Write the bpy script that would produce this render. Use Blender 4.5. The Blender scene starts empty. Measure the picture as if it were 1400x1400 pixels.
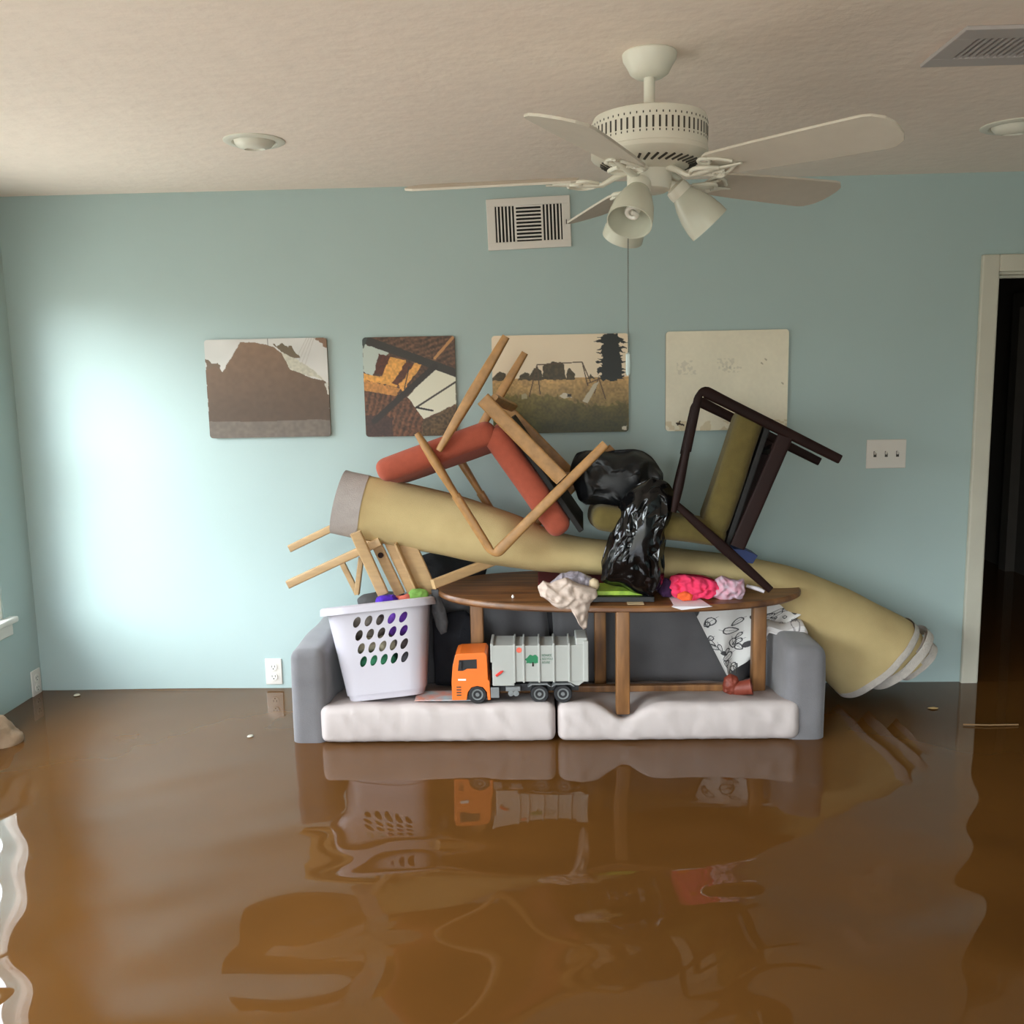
import bpy, math, random
import numpy as np
from mathutils import Vector, Matrix, noise as mn

random.seed(4)
C = bpy.context.scene.collection
PI = math.pi

# ------------------------------------------------------------------ camera
F, TH, RO, YA = 1274.36, 0.1427, -0.0190, 0.0283
CAM = Vector((2.184, -3.881, 1.317))
fw = Vector((-math.sin(YA)*math.cos(TH), math.cos(YA)*math.cos(TH), -math.sin(TH)))
rt = Vector((math.cos(YA), math.sin(YA), 0))
up = rt.cross(fw)
R2 = math.cos(RO)*rt + math.sin(RO)*up
U2 = -math.sin(RO)*rt + math.cos(RO)*up
cd = bpy.data.cameras.new('camera')
cam = bpy.data.objects.new('camera', cd)
C.objects.link(cam)
cam.matrix_world = Matrix(((R2.x, U2.x, -fw.x, CAM.x), (R2.y, U2.y, -fw.y, CAM.y), (R2.z, U2.z, -fw.z, CAM.z), (0, 0, 0, 1)))
cd.sensor_width = 36
cd.lens = F/1400*36
cd.clip_start = .05
bpy.context.scene.camera = cam

ZC = 2.086          # ceiling, measured from the water surface (z = 0)
FLOOR = -0.35
XR, YB = 5.4, -5.6  # right wall, wall behind the camera

# ------------------------------------------------------------------ world, sun, window portals, exposure
W = bpy.data.worlds.new('sky')
bpy.context.scene.world = W
W.use_nodes = True
nt = W.node_tree
bg = nt.nodes['Background']
tc = nt.nodes.new('ShaderNodeTexCoord'); sx = nt.nodes.new('ShaderNodeSeparateXYZ'); cr = nt.nodes.new('ShaderNodeValToRGB')
nt.links.new(tc.outputs['Generated'], sx.inputs[0]); nt.links.new(sx.outputs['Z'], cr.inputs[0]); nt.links.new(cr.outputs[0], bg.inputs['Color'])
cr.color_ramp.elements[0].position = 0.0; cr.color_ramp.elements[0].color = (.25, .24, .22, 1)
cr.color_ramp.elements[1].position = 0.25; cr.color_ramp.elements[1].color = (.93, .97, 1.10, 1)
sm_ = nt.nodes.new('ShaderNodeMath'); sm_.operation = 'MULTIPLY_ADD'; sm_.inputs[1].default_value = -1.2; sm_.inputs[2].default_value = 7.5
sn_ = nt.nodes.new('ShaderNodeMath'); sn_.operation = 'MULTIPLY_ADD'; sn_.inputs[1].default_value = 2.0
nt.links.new(sx.outputs['X'], sm_.inputs[0]); nt.links.new(sx.outputs['Y'], sn_.inputs[0]); nt.links.new(sm_.outputs[0], sn_.inputs[2]); nt.links.new(sn_.outputs[0], bg.inputs['Strength'])   # sky brighter on the window side

sd = bpy.data.lights.new('hazy_sun', 'SUN'); sd.energy = 2.0; sd.angle = math.radians(40); sd.color = (.95, 1.0, .98)
sun = bpy.data.objects.new('hazy_sun', sd); C.objects.link(sun)
sun.rotation_euler = Vector((.60, .64, -.38)).to_track_quat('-Z', 'Y').to_euler()

WIN1 = (-1.30, -.235, .385, 1.76)   # left wall window near the corner: y0, y1, z0, z1
WIN2 = (-4.4, -2.1, .30, 1.86)    # second window on the left wall
WINB = (.5, 3.5, -.30, 1.75)       # glazed door behind the camera: x0, x1, z0, z1
def portal(loc, sxy, direction):
    l = bpy.data.lights.new('window_portal', 'AREA'); l.shape = 'RECTANGLE'; l.size, l.size_y = sxy; l.cycles.is_portal = True
    o = bpy.data.objects.new('window_portal', l); C.objects.link(o); o.location = loc
    o.rotation_euler = Vector(direction).to_track_quat('-Z', 'Y').to_euler()
for w in (WIN1, WIN2):
    portal((-.13, (w[0]+w[1])/2, (w[2]+w[3])/2), (w[1]-w[0], w[3]-w[2]), (1, 0, 0))
portal(((WINB[0]+WINB[1])/2, YB-.13, (WINB[2]+WINB[3])/2), (WINB[1]-WINB[0], WINB[3]-WINB[2]), (0, 1, 0))

sc = bpy.context.scene
sc.view_settings.view_transform = 'Standard'; sc.view_settings.look = 'None'; sc.view_settings.gamma = 1
sc.view_settings.use_curve_mapping = False
sc.view_settings.exposure = 1.3
sc.cycles.max_bounces = 10; sc.cycles.diffuse_bounces = 5
sc.cycles.sample_clamp_indirect = 6

# ------------------------------------------------------------------ helpers
def lin(c):
    return tuple((v/255/12.92 if v/255 <= .04045 else ((v/255+.055)/1.055)**2.4) for v in c)

def at(px, py, y):
    """point at depth y (world) that stands behind a pixel of the 1400 px photograph"""
    d = fw + (px-700)/F*R2 - (py-700)/F*U2
    return CAM + d*((y-CAM.y)/d.y)

def mat(name, rgb, rough=.6, metal=0., var=0., scale=8., bump=0., bscale=60., stretch=None, rgb2=None, ior=None, sheen=0., coat=0., detail=4.):
    m = bpy.data.materials.new(name); m.use_nodes = True
    n = m.node_tree.nodes; l = m.node_tree.links; b = n['Principled BSDF']
    b.inputs['Roughness'].default_value = rough; b.inputs['Metallic'].default_value = metal
    if ior: b.inputs['IOR'].default_value = ior
    if sheen: b.inputs['Sheen Weight'].default_value = sheen
    if coat: b.inputs['Coat Weight'].default_value = coat
    tcn = n.new('ShaderNodeTexCoord'); mp = n.new('ShaderNodeMapping')
    l.new(tcn.outputs['Object'], mp.inputs[0])
    if stretch: mp.inputs['Scale'].default_value = stretch
    nz = n.new('ShaderNodeTexNoise'); nz.inputs['Scale'].default_value = scale; nz.inputs['Detail'].default_value = detail
    l.new(mp.outputs[0], nz.inputs['Vector'])
    ramp = n.new('ShaderNodeValToRGB'); c = lin(rgb)
    c2 = lin(rgb2) if rgb2 else tuple(v*(1-var) for v in c)
    ramp.color_ramp.elements[0].position = .32; ramp.color_ramp.elements[1].position = .68
    ramp.color_ramp.elements[0].color = (*c2, 1); ramp.color_ramp.elements[1].color = (*c, 1)
    l.new(nz.outputs[0], ramp.inputs[0]); l.new(ramp.outputs[0], b.inputs['Base Color'])
    if bump:
        n2 = n.new('ShaderNodeTexNoise'); n2.inputs['Scale'].default_value = bscale; n2.inputs['Detail'].default_value = 5
        l.new(mp.outputs[0], n2.inputs['Vector'])
        bp = n.new('ShaderNodeBump'); bp.inputs['Strength'].default_value = min(1, bump); bp.inputs['Distance'].default_value = .01
        l.new(n2.outputs[0], bp.inputs['Height']); l.new(bp.outputs[0], b.inputs['Normal'])
    return m

def vmat(name, rough=.6, bump=0., bscale=80.):
    m = bpy.data.materials.new(name); m.use_nodes = True
    n = m.node_tree.nodes; l = m.node_tree.links; b = n['Principled BSDF']; b.inputs['Roughness'].default_value = rough
    a = n.new('ShaderNodeVertexColor'); a.layer_name = 'Col'; l.new(a.outputs[0], b.inputs['Base Color'])
    if bump:
        n2 = n.new('ShaderNodeTexNoise'); n2.inputs['Scale'].default_value = bscale
        bp = n.new('ShaderNodeBump'); bp.inputs['Strength'].default_value = bump; bp.inputs['Distance'].default_value = .01
        l.new(n2.outputs[0], bp.inputs['Height']); l.new(bp.outputs[0], b.inputs['Normal'])
    return m

class M:
    """collects shapes (world coordinates) for one mesh"""
    def __init__(s): s.v = []; s.f = []; s.mi = []; s.cur = 0
    def add(s, v, f):
        k = len(s.v); s.v += [tuple(p) for p in v]; s.f += [tuple(i+k for i in q) for q in f]; s.mi += [s.cur]*len(f); return s
    def box(s, x0, x1, y0, y1, z0, z1, T=None):
        v = [Vector((x, y, z)) for z in (z0, z1) for y in (y0, y1) for x in (x0, x1)]
        if T: v = [T @ p for p in v]
        return s.add(v, [(0, 2, 3, 1), (4, 5, 7, 6), (0, 1, 5, 4), (2, 6, 7, 3), (0, 4, 6, 2), (1, 3, 7, 5)])
    def rbox(s, x0, x1, y0, y1, z0, z1, r=.01, n=3, T=None, div=None, disp=None):
        """box with rounded edges on a grid (div cells per axis); disp(p) moves each vertex"""
        lo = Vector((x0, y0, z0)); hi = Vector((x1, y1, z1)); r = min(r, (x1-x0)/2, (y1-y0)/2, (z1-z0)/2)
        ax = []
        for a in range(3):
            m_ = max(1, (div[a] if div else 1))
            c = [lo[a]+r*(1-math.cos(PI/2*i/n))*1.0 for i in range(n)]
            inner = [lo[a]+r+(hi[a]-lo[a]-2*r)*i/m_ for i in range(m_+1)]
            d = [hi[a]-(q-lo[a]) for q in reversed(c)]
            ax.append(c+inner+d)
        idx = {}; V = []; Fc = []
        def vid(i, j, k):
            key = (i, j, k)
            if key in idx: return idx[key]
            p = Vector((ax[0][i], ax[1][j], ax[2][k]))
            q = Vector([min(max(p[a], lo[a]+r), hi[a]-r) for a in range(3)])
            d = p-q
            if d.length > 1e-9:
                # face grids sit on the outer box: project onto the rounded surface
                p = q+d.normalized()*r
            if disp: p = disp(p)
            if T: p = T @ p
            idx[key] = len(V); V.append(p); return idx[key]
        nx, ny, nz = (len(a)-1 for a in ax)
        for i in range(nx):
            for j in range(ny):
                Fc.append((vid(i, j, 0), vid(i, j+1, 0), vid(i+1, j+1, 0), vid(i+1, j, 0)))
                Fc.append((vid(i, j, nz), vid(i+1, j, nz), vid(i+1, j+1, nz), vid(i, j+1, nz)))
        for i in range(nx):
            for k in range(nz):
                Fc.append((vid(i, 0, k), vid(i+1, 0, k), vid(i+1, 0, k+1), vid(i, 0, k+1)))
                Fc.append((vid(i, ny, k), vid(i, ny, k+1), vid(i+1, ny, k+1), vid(i+1, ny, k)))
        for j in range(ny):
            for k in range(nz):
                Fc.append((vid(0, j, k), vid(0, j, k+1), vid(0, j+1, k+1), vid(0, j+1, k)))
                Fc.append((vid(nx, j, k), vid(nx, j+1, k), vid(nx, j+1, k+1), vid(nx, j, k+1)))
        return s.add(V, Fc)
    def sweep(s, pts, wt, ref=(0, 1, 0), n=16, e=4., cap=True, T=None):
        """superellipse section swept along pts; wt = (half width across, half width along ref) each"""
        pts = [Vector(p) for p in pts]; ref = Vector(ref)
        if not isinstance(wt, list): wt = [wt]*len(pts)
        V = []; Fc = []
        for i, p in enumerate(pts):
            t = (pts[min(i+1, len(pts)-1)]-pts[max(i-1, 0)]).normalized()
            b = (ref-t*ref.dot(t)).normalized(); a = t.cross(b)
            k = 1.
            if 0 < i < len(pts)-1:
                t1 = (pts[i]-pts[i-1]).normalized(); k = 1/max(.5, t1.dot(t))
            for j in range(n):
                th = 2*PI*(j+.5)/n; c, q = math.cos(th), math.sin(th)
                V.append(p+a*(wt[i][0]*k*math.copysign(abs(c)**(2/e), c))+b*(wt[i][1]*math.copysign(abs(q)**(2/e), q)))
        for i in range(len(pts)-1):
            for j in range(n):
                j2 = (j+1) % n
                Fc.append((i*n+j, i*n+j2, (i+1)*n+j2, (i+1)*n+j))
        if cap: Fc.append(tuple(range(n))[::-1]); Fc.append(tuple(range((len(pts)-1)*n, len(pts)*n)))
        if T: V = [T @ v for v in V]
        return s.add(V, Fc)
    def bar(s, p0, p1, w, t, ref=(0, 1, 0), e=7): return s.sweep([p0, p1], (w/2, t/2), ref, 20, e)
    def lathe(s, prof, n=32, o=(0, 0, 0), T=None, close=False):
        """prof = [(radius, height)] turned about z"""
        V = []; Fc = []
        for r, z in prof:
            for j in range(n):
                V.append(Vector((r*math.cos(2*PI*j/n), r*math.sin(2*PI*j/n), z)))
        for i in range(len(prof)-1):
            for j in range(n):
                Fc.append((i*n+j, i*n+(j+1) % n, (i+1)*n+(j+1) % n, (i+1)*n+j))
        if prof[0][0] > 1e-6: Fc.append(tuple(range(n))[::-1])
        if prof[-1][0] > 1e-6 and not close: Fc.append(tuple(range((len(prof)-1)*n, len(prof)*n)))
        V = [(T @ v) if T else v+Vector(o) for v in V]
        return s.add(V, Fc)
    def prism(s, poly, d0, d1, fn):
        """poly (a,b) extruded between d0 and d1; fn(a,b,d) -> point"""
        n = len(poly); V = [fn(a, b, d0) for a, b in poly]+[fn(a, b, d1) for a, b in poly]
        return s.add(V, [tuple(range(n)), tuple(range(n, 2*n))[::-1]]+[(i, i+n, (i+1) % n+n, (i+1) % n) for i in range(n)])
    def puff(s, outline, y0, df, db, rings=14, nang=72, amp=.01, freq=14., seed=0, lean=0., ridged=False, pw=.5):
        """soft crumpled body: outline in (x, z) at depth y0, swollen df to the front and db to the back"""
        P = [Vector((a, b)) for a, b in outline]; c = sum(P, Vector((0, 0)))/len(P)
        L = [0]
        for i in range(len(P)): L.append(L[-1]+(P[(i+1) % len(P)]-P[i]).length)
        out = []
        for j in range(nang):
            d = L[-1]*j/nang; i = max(k for k in range(len(P)) if L[k] <= d+1e-12); t = (d-L[i])/max(1e-9, L[i+1]-L[i])
            out.append(P[i].lerp(P[(i+1) % len(P)], t))
        V = []; Fc = []
        def pt(q, side, r):
            h = max(0, 1-r*r)**pw
            y = y0-(df*h if side > 0 else -db*h)
            p = Vector((q.x, y, q.y))
            nz = mn.noise_vector(p*freq+Vector((seed, seed*2.3, 0)))
            nn = mn.noise(p*freq*1.9+Vector((7+seed, 0, 3)))
            if ridged: nn = (1-abs(nn)*2.6)
            p += Vector((nz.x*.6, (-1 if side > 0 else 1)*nn, nz.z*.6))*amp*(1 if r < .99 else .6)
            p.y += lean*(q.y-c.y)
            return p
        for side in (1, -1):
            k0 = len(V); V.append(pt(c, side, 0))
            for i in range(1, rings+1):
                r = (i/rings)**.8
                for j in range(nang): V.append(pt(c+(out[j]-c)*r, side, r))
            for j in range(nang):
                a, b = k0+1+j, k0+1+(j+1) % nang
                Fc.append((k0, a, b) if side > 0 else (k0, b, a))
                for i in range(rings-1):
                    q = (a+i*nang, a+(i+1)*nang, b+(i+1)*nang, b+i*nang)
                    Fc.append(q if side > 0 else q[::-1])
        k1 = 1+rings*nang
        for j in range(nang):   # weld the rims with a thin strip
            a, b = 1+(rings-1)*nang+j, 1+(rings-1)*nang+(j+1) % nang
            Fc.append((a, a+k1, b+k1, b))
        return s.add(V, Fc)
    def build(s, name, m, parent=None, smooth=False, origin=None, bevel=0, auto=None):
        me = bpy.data.meshes.new(name)
        base = Vector((0, 0, 0))
        if parent is not None:
            q = parent
            while q is not None: base = base+q.location; q = q.parent
        elif origin: base = Vector(origin)
        elif origin is None and s.v:
            a = np.array(s.v); base = Vector(((a[:, 0].min()+a[:, 0].max())/2, (a[:, 1].min()+a[:, 1].max())/2, a[:, 2].min()))
        me.from_pydata([tuple(Vector(v)-base) for v in s.v], [], s.f)
        ms = m if isinstance(m, (list, tuple)) else [m]
        for k in ms: me.materials.append(k)
        me.polygons.foreach_set('material_index', s.mi)
        if smooth: me.polygons.foreach_set('use_smooth', [True]*len(s.f))
        me.update()
        import bmesh
        bm = bmesh.new(); bm.from_mesh(me); bmesh.ops.recalc_face_normals(bm, faces=bm.faces)
        if smooth:
            lim = math.radians(auto if auto else 40)
            for e_ in bm.edges:
                if len(e_.link_faces) == 2 and e_.calc_face_angle(0) > lim: e_.smooth = False
        bm.to_mesh(me); bm.free()
        o = bpy.data.objects.new(name, me); C.objects.link(o)
        if parent is not None: o.parent = parent
        else: o.location = base
        if bevel:
            b = o.modifiers.new('bevel', 'BEVEL'); b.width = bevel; b.segments = 2; b.limit_method = 'ANGLE'
        return o

def tag(o, label, cat, group=None, kind=None):
    o['label'] = label; o['category'] = cat
    if group: o['group'] = group
    if kind: o['kind'] = kind
    return o
def thing(name, label, cat, loc, group=None):
    o = bpy.data.objects.new(name, None); C.objects.link(o); o.location = Vector(loc); o.empty_display_size = .05
    return tag(o, label, cat, group)
def struct(o, label=None):
    o['kind'] = 'structure'
    if label: o['label'] = label
    return o
def copy_tree(o, parent=None):
    c = o.copy(); C.objects.link(c); c.parent = parent
    for ch in list(o.children): copy_tree(ch, c)
    return c

# ------------------------------------------------------------------ materials
m_wall = mat('wall_paint', (175, 194, 192), .55, var=.05, scale=1.5, bump=.05, bscale=240)
m_ceil = mat('ceiling_texture', (248, 232, 219), .9, var=.04, scale=14, bump=.30, bscale=26)
m_white = mat('white_paint', (232, 228, 220), .38, var=.04)
m_trim = mat('trim_paint', (205, 200, 184), .45, var=.05)
m_plastic = mat('white_plastic', (192, 186, 194), .35, var=.02, coat=.1)
m_plate = mat('plate_plastic', (224, 218, 210), .35, var=.02)
m_black = mat('black_gap', (18, 16, 15), .7)
m_slot = mat('slot_dark', (60, 55, 48), .6)
m_hall_shade = mat('hall_shade', (84, 78, 70), .8, var=.1)  # gloom of the unlit hall put into the wall colour
m_floor = mat('silt_floor', (90, 66, 38), .9, var=.3)
m_grey = mat('grey_sofa_fabric', (118, 115, 117), .9, var=.2, scale=9, bump=.15, bscale=300, sheen=.3)
m_dkgrey = mat('dark_grey_fabric', (100, 97, 98), .95, var=.2, scale=7, bump=.15, bscale=300, sheen=.2)
m_cush = mat('white_quilt_cover', (190, 178, 174), .85, var=.05, scale=5, bump=.22, bscale=14, stretch=(1.6, 1, .9))
m_lwood = mat('light_beech', (202, 166, 120), .42, var=.16, scale=5, stretch=(2, 2, 14), detail=6)
m_teak = mat('honey_wood', (186, 138, 84), .4, var=.28, scale=6, stretch=(6, 6, 6), detail=8)
m_dwood = mat('dark_wood', (36, 15, 11), .6, ior=1.3, var=.35, scale=8, detail=6)
m_twood = mat('table_wood', (138, 92, 52), .35, rgb2=(84, 52, 30), scale=3, stretch=(1.2, 14, 3), detail=8)
m_tleg = mat('table_leg_wood', (150, 104, 60), .45, rgb2=(104, 68, 38), scale=4, stretch=(8, 8, 1.2), detail=8)
m_orange = mat('rust_orange_fabric', (170, 82, 60), .95, var=.12, scale=40, bump=.2, bscale=420, sheen=.08)
m_green = mat('olive_fabric', (106, 92, 46), .95, var=.18, scale=30, bump=.2, bscale=420, sheen=.08)
m_rug = mat('rug_backing', (210, 188, 136), .95, rgb2=(184, 160, 112), scale=3.5, bump=.3, bscale=500, detail=8)
m_rugedge = mat('rug_edge', (212, 202, 192), .95, var=.12, scale=40, bump=.5, bscale=220)
m_bag = mat('black_plastic_bag', (14, 14, 16), .14, var=.2, scale=10, bump=.10, bscale=16)
m_bag2 = mat('black_bag_matte', (26, 27, 30), .42, var=.2, scale=10, bump=.12, bscale=14)
m_fan = mat('fan_enamel', (226, 222, 208), .35, var=.03)
m_blade = mat('fan_blade_white', (208, 200, 186), .55, var=.05, scale=20)
m_chain = mat('chain_steel', (110, 110, 104), .4, metal=.8)

def leafglass(name, rgb, alpha):
    m = bpy.data.materials.new(name); m.use_nodes = True; n = m.node_tree.nodes; l = m.node_tree.links
    b = n['Principled BSDF']; b.inputs['Base Color'].default_value = (*lin(rgb), 1); b.inputs['Roughness'].default_value = .25
    b.inputs['Alpha'].default_value = alpha
    b.inputs['Subsurface Weight'].default_value = 0
    return m
m_shade = leafglass('frosted_glass', (214, 214, 198), .86)
def paneglass():
    m = bpy.data.materials.new('window_glass'); m.use_nodes = True; n = m.node_tree.nodes; l = m.node_tree.links
    n.remove(n['Principled BSDF']); t = n.new('ShaderNodeBsdfTransparent'); g = n.new('ShaderNodeBsdfGlossy'); fr = n.new('ShaderNodeLayerWeight'); pw = n.new('ShaderNodeMath'); pw.operation = 'POWER'; pw.inputs[1].default_value = 5; ma = n.new('ShaderNodeMath'); ma.operation = 'MULTIPLY_ADD'; ma.inputs[1].default_value = .9; ma.inputs[2].default_value = .04; mx = n.new('ShaderNodeMixShader')
    g.inputs['Roughness'].default_value = .02; t.inputs[0].default_value = (.94, .97, .96, 1); fr.inputs[0].default_value = .5
    l.new(fr.outputs['Facing'], pw.inputs[0]); l.new(pw.outputs[0], ma.inputs[0]); l.new(ma.outputs[0], mx.inputs[0]); l.new(t.outputs[0], mx.inputs[1]); l.new(g.outputs[0], mx.inputs[2]); l.new(mx.outputs[0], n['Material Output'].inputs[0])
    return m
m_pane = paneglass()

# water: opaque, muddy, mirror-smooth skin
m_water = bpy.data.materials.new('flood_water'); m_water.use_nodes = True
n = m_water.node_tree.nodes; l = m_water.node_tree.links; b = n['Principled BSDF']
b.inputs['Roughness'].default_value = .0; b.inputs['IOR'].default_value = 1.36
tcn = n.new('ShaderNodeTexCoord'); nz = n.new('ShaderNodeTexNoise'); nz.inputs['Scale'].default_value = 1.3; nz.inputs['Detail'].default_value = 5
rp = n.new('ShaderNodeValToRGB'); rp.color_ramp.elements[0].position = .3; rp.color_ramp.elements[1].position = .7
rp.color_ramp.elements[0].color = (*lin((86, 55, 23)), 1); rp.color_ramp.elements[1].color = (*lin((96, 62, 27)), 1)
l.new(tcn.outputs['Object'], nz.inputs['Vector']); l.new(nz.outputs[0], rp.inputs[0]); l.new(rp.outputs[0], b.inputs['Base Color'])

# ------------------------------------------------------------------ room shell
wl = M()
a0, a1, z0, z1 = WIN1; b0, b1 = WIN2[0], WIN2[1]
for (p, q) in ((a1, .12), (b1, a0), (YB-.12, b0)): wl.box(-.12, 0, p, q, FLOOR, ZC)
for (p, q) in ((a0, a1), (b0, b1)): wl.box(-.12, 0, p, q, FLOOR, z0-.0); wl.box(-.12, 0, p, q, z1, ZC)
struct(wl.build('wall_left', m_wall))
DX0, DX1, DZ = 4.040, 4.86, 1.700
wb = M(); wb.box(0, DX0, 0, .12, FLOOR, ZC); wb.box(DX1, XR, 0, .12, FLOOR, ZC); wb.box(DX0, DX1, 0, .12, DZ, ZC)
struct(wb.build('wall_back', m_wall))
struct(M().box(XR, XR+.12, YB-.12, .12, FLOOR, ZC).build('wall_right', m_wall))
wf = M(); x0, x1, q0, q1 = WINB
wf.box(0, x0, YB-.12, YB, FLOOR, ZC); wf.box(x1, XR, YB-.12, YB, FLOOR, ZC); wf.box(x0, x1, YB-.12, YB, q1, ZC); wf.box(x0, x1, YB-.12, YB, FLOOR, q0)
struct(wf.build('wall_front', m_wall))
struct(M().box(-.12, XR+.12, YB-.12, .12, ZC, ZC+.1).build('ceiling', m_ceil))
struct(M().box(-.12, XR+.12, YB-.12, 3.6, FLOOR-.1, FLOOR).build('floor', m_floor))
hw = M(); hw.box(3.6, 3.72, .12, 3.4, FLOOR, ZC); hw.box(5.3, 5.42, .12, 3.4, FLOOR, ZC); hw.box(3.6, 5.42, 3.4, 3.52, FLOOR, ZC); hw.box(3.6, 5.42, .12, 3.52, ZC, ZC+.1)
struct(hw.build('wall_hall', m_hall_shade))
# hall door casing beyond the doorway, its dimness painted in with the hall colour
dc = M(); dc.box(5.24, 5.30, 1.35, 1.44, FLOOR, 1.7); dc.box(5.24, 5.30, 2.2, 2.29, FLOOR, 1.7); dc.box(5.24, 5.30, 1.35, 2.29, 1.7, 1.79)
struct(dc.build('trim_2', m_hall_shade))
# door casing of the near doorway
cs = M()
cs.rbox(3.968, 4.036, -.022, 0, FLOOR, 1.768, .006); cs.rbox(DX1-.004, DX1+.068, -.022, 0, FLOOR, 1.768, .006); cs.rbox(4.036, DX1-.004, -.022, 0, 1.700, 1.768, .006)
cs.box(4.030, 4.044, -.004, .124, FLOOR, 1.704); cs.box(DX1-.006, DX1+.006, -.004, .124, FLOOR, 1.704); cs.box(4.030, DX1, -.004, .124, 1.690, 1.704)
cs.box(4.044, 4.054, .04, .06, FLOOR, 1.69); cs.box(4.044, DX1, .04, .06, 1.68, 1.69)
struct(cs.build('trim_1', m_trim))

def window(name, y0, y1, z0, z1, sill=True):
    t = bpy.data.objects.new(name, None); C.objects.link(t); t.location = (-.06, (y0+y1)/2, z0); struct(t)
    f = M(); w = .03; xa, xb = -.050, -.006
    f.box(xa, xb, y0, y1, z0, z0+w); f.box(xa, xb, y0, y1, z1-w, z1); f.box(xa, xb, y0, y0+w, z0+w, z1-w); f.box(xa, xb, y1-w, y1, z0+w, z1-w)
    ym = (y0+y1)/2; f.box(xa, xb, ym-.03, ym+.03, z0+w, z1-w)
    zm = (z0+z1)/2; f.box(xa, xb-.005, y0+w, ym-.03, zm-.02, zm+.02); f.box(xa, xb-.005, ym+.03, y1-w, zm-.02, zm+.02)
    f.build('window_frame', m_white, t)
    for (p, q) in ((y0+w, ym-.03), (ym+.03, y1-w)):
        for (c, d) in ((z0+w, zm-.02), (zm+.02, z1-w)):
            M().box(-.030, -.026, p, q, c, d).build('window_pane', m_pane, t)
    if sill:
        s = M(); s.rbox(-.01, .035, y0-.06, y1+.05, z0-.025, z0, .008); s.build('window_sill', m_white, t, smooth=True)
        M().rbox(0, .018, y0-.03, y1+.03, z0-.075, z0-.025, .005).build('window_apron', m_white, t, smooth=True)
window('window_1', *WIN1); window('window_2', *WIN2)
t = bpy.data.objects.new('window_3', None); C.objects.link(t); t.location = ((x0+x1)/2, YB-.06, q0); struct(t)
f = M(); xm = (x0+x1)/2
for a, b_ in ((x0, x0+.06), (xm-.04, xm+.04), (x1-.06, x1)): f.box(a, b_, YB-.10, YB-.05, q0, q1)
for a, b_ in ((q0, q0+.08), (q1-.06, q1)): f.box(x0, x1, YB-.10, YB-.05, a, b_)
f.build('window_frame', m_white, t)
for a, b_ in ((x0+.06, xm-.04), (xm+.04, x1-.06)): M().box(a, b_, YB-.082, YB-.078, q0+.08, q1-.06).build('window_pane', m_pane, t)

# water surface with low real ripples
def water():
    nx, ny = 520, 620
    X = np.linspace(0.0005, XR-.0005, nx); Y = np.linspace(YB+.001, -.0008, ny)
    gx, gy = np.meshgrid(X, Y)
    d = np.clip(-gy, 0, 6)
    a = .0003+.0056*(lambda q: q*q*(3-2*q))(np.clip((d-.15)/2.9, 0, 1))
    z = np.zeros_like(gx); rs = np.random.RandomState(3)
    for lam, am in ((1.1, .6), (.62, .8), (.40, .9), (.26, .9), (.17, .6)):
        for _ in range(4):
            th = rs.uniform(0, 2*PI); ph = rs.uniform(0, 2*PI); k = 2*PI/lam
            wx = gx+.10*np.sin(gy*3+ph); wy = gy+.08*np.sin(gx*2.6+ph)
            z += am*.5*np.sin(k*(wx*np.cos(th)*.55+wy*np.sin(th))+ph)*(lam/.6)
    z *= a
    z += .004*np.exp(-(((gx-.55)/.35)**2))*np.clip(1+gy/.06, 0, 1)**2*0.8       # slight rise against the back wall
    V = np.stack([gx, gy, z], -1).reshape(-1, 3)
    i = np.arange(ny-1)[:, None]*nx+np.arange(nx-1)[None, :]
    Fc = np.stack([i, i+1, i+nx+1, i+nx], -1).reshape(-1, 4)
    me = bpy.data.meshes.new('flood_water'); me.from_pydata(V.tolist(), [], Fc.tolist())
    me.polygons.foreach_set('use_smooth', [True]*len(Fc)); me.materials.append(m_water)
    k = len(me.vertices)
    o = bpy.data.objects.new('flood_water', me); C.objects.link(o)
    tag(o, 'murky brown floodwater covering the whole room floor', 'water', kind='stuff')
    h = M(); h.add([(DX0+.005, -.0005, 0), (DX1-.005, -.0005, 0), (DX1-.005, .125, 0), (DX0+.005, .125, 0), (3.725, .125, 0), (5.295, .125, 0), (5.295, 3.395, 0), (3.725, 3.395, 0)], [(0, 1, 2, 3), (4, 5, 6, 7)])
    ho = h.build('flood_water', m_water); tag(ho, 'dark floodwater in the hallway beyond the doorway', 'water', kind='stuff')
water()

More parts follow.
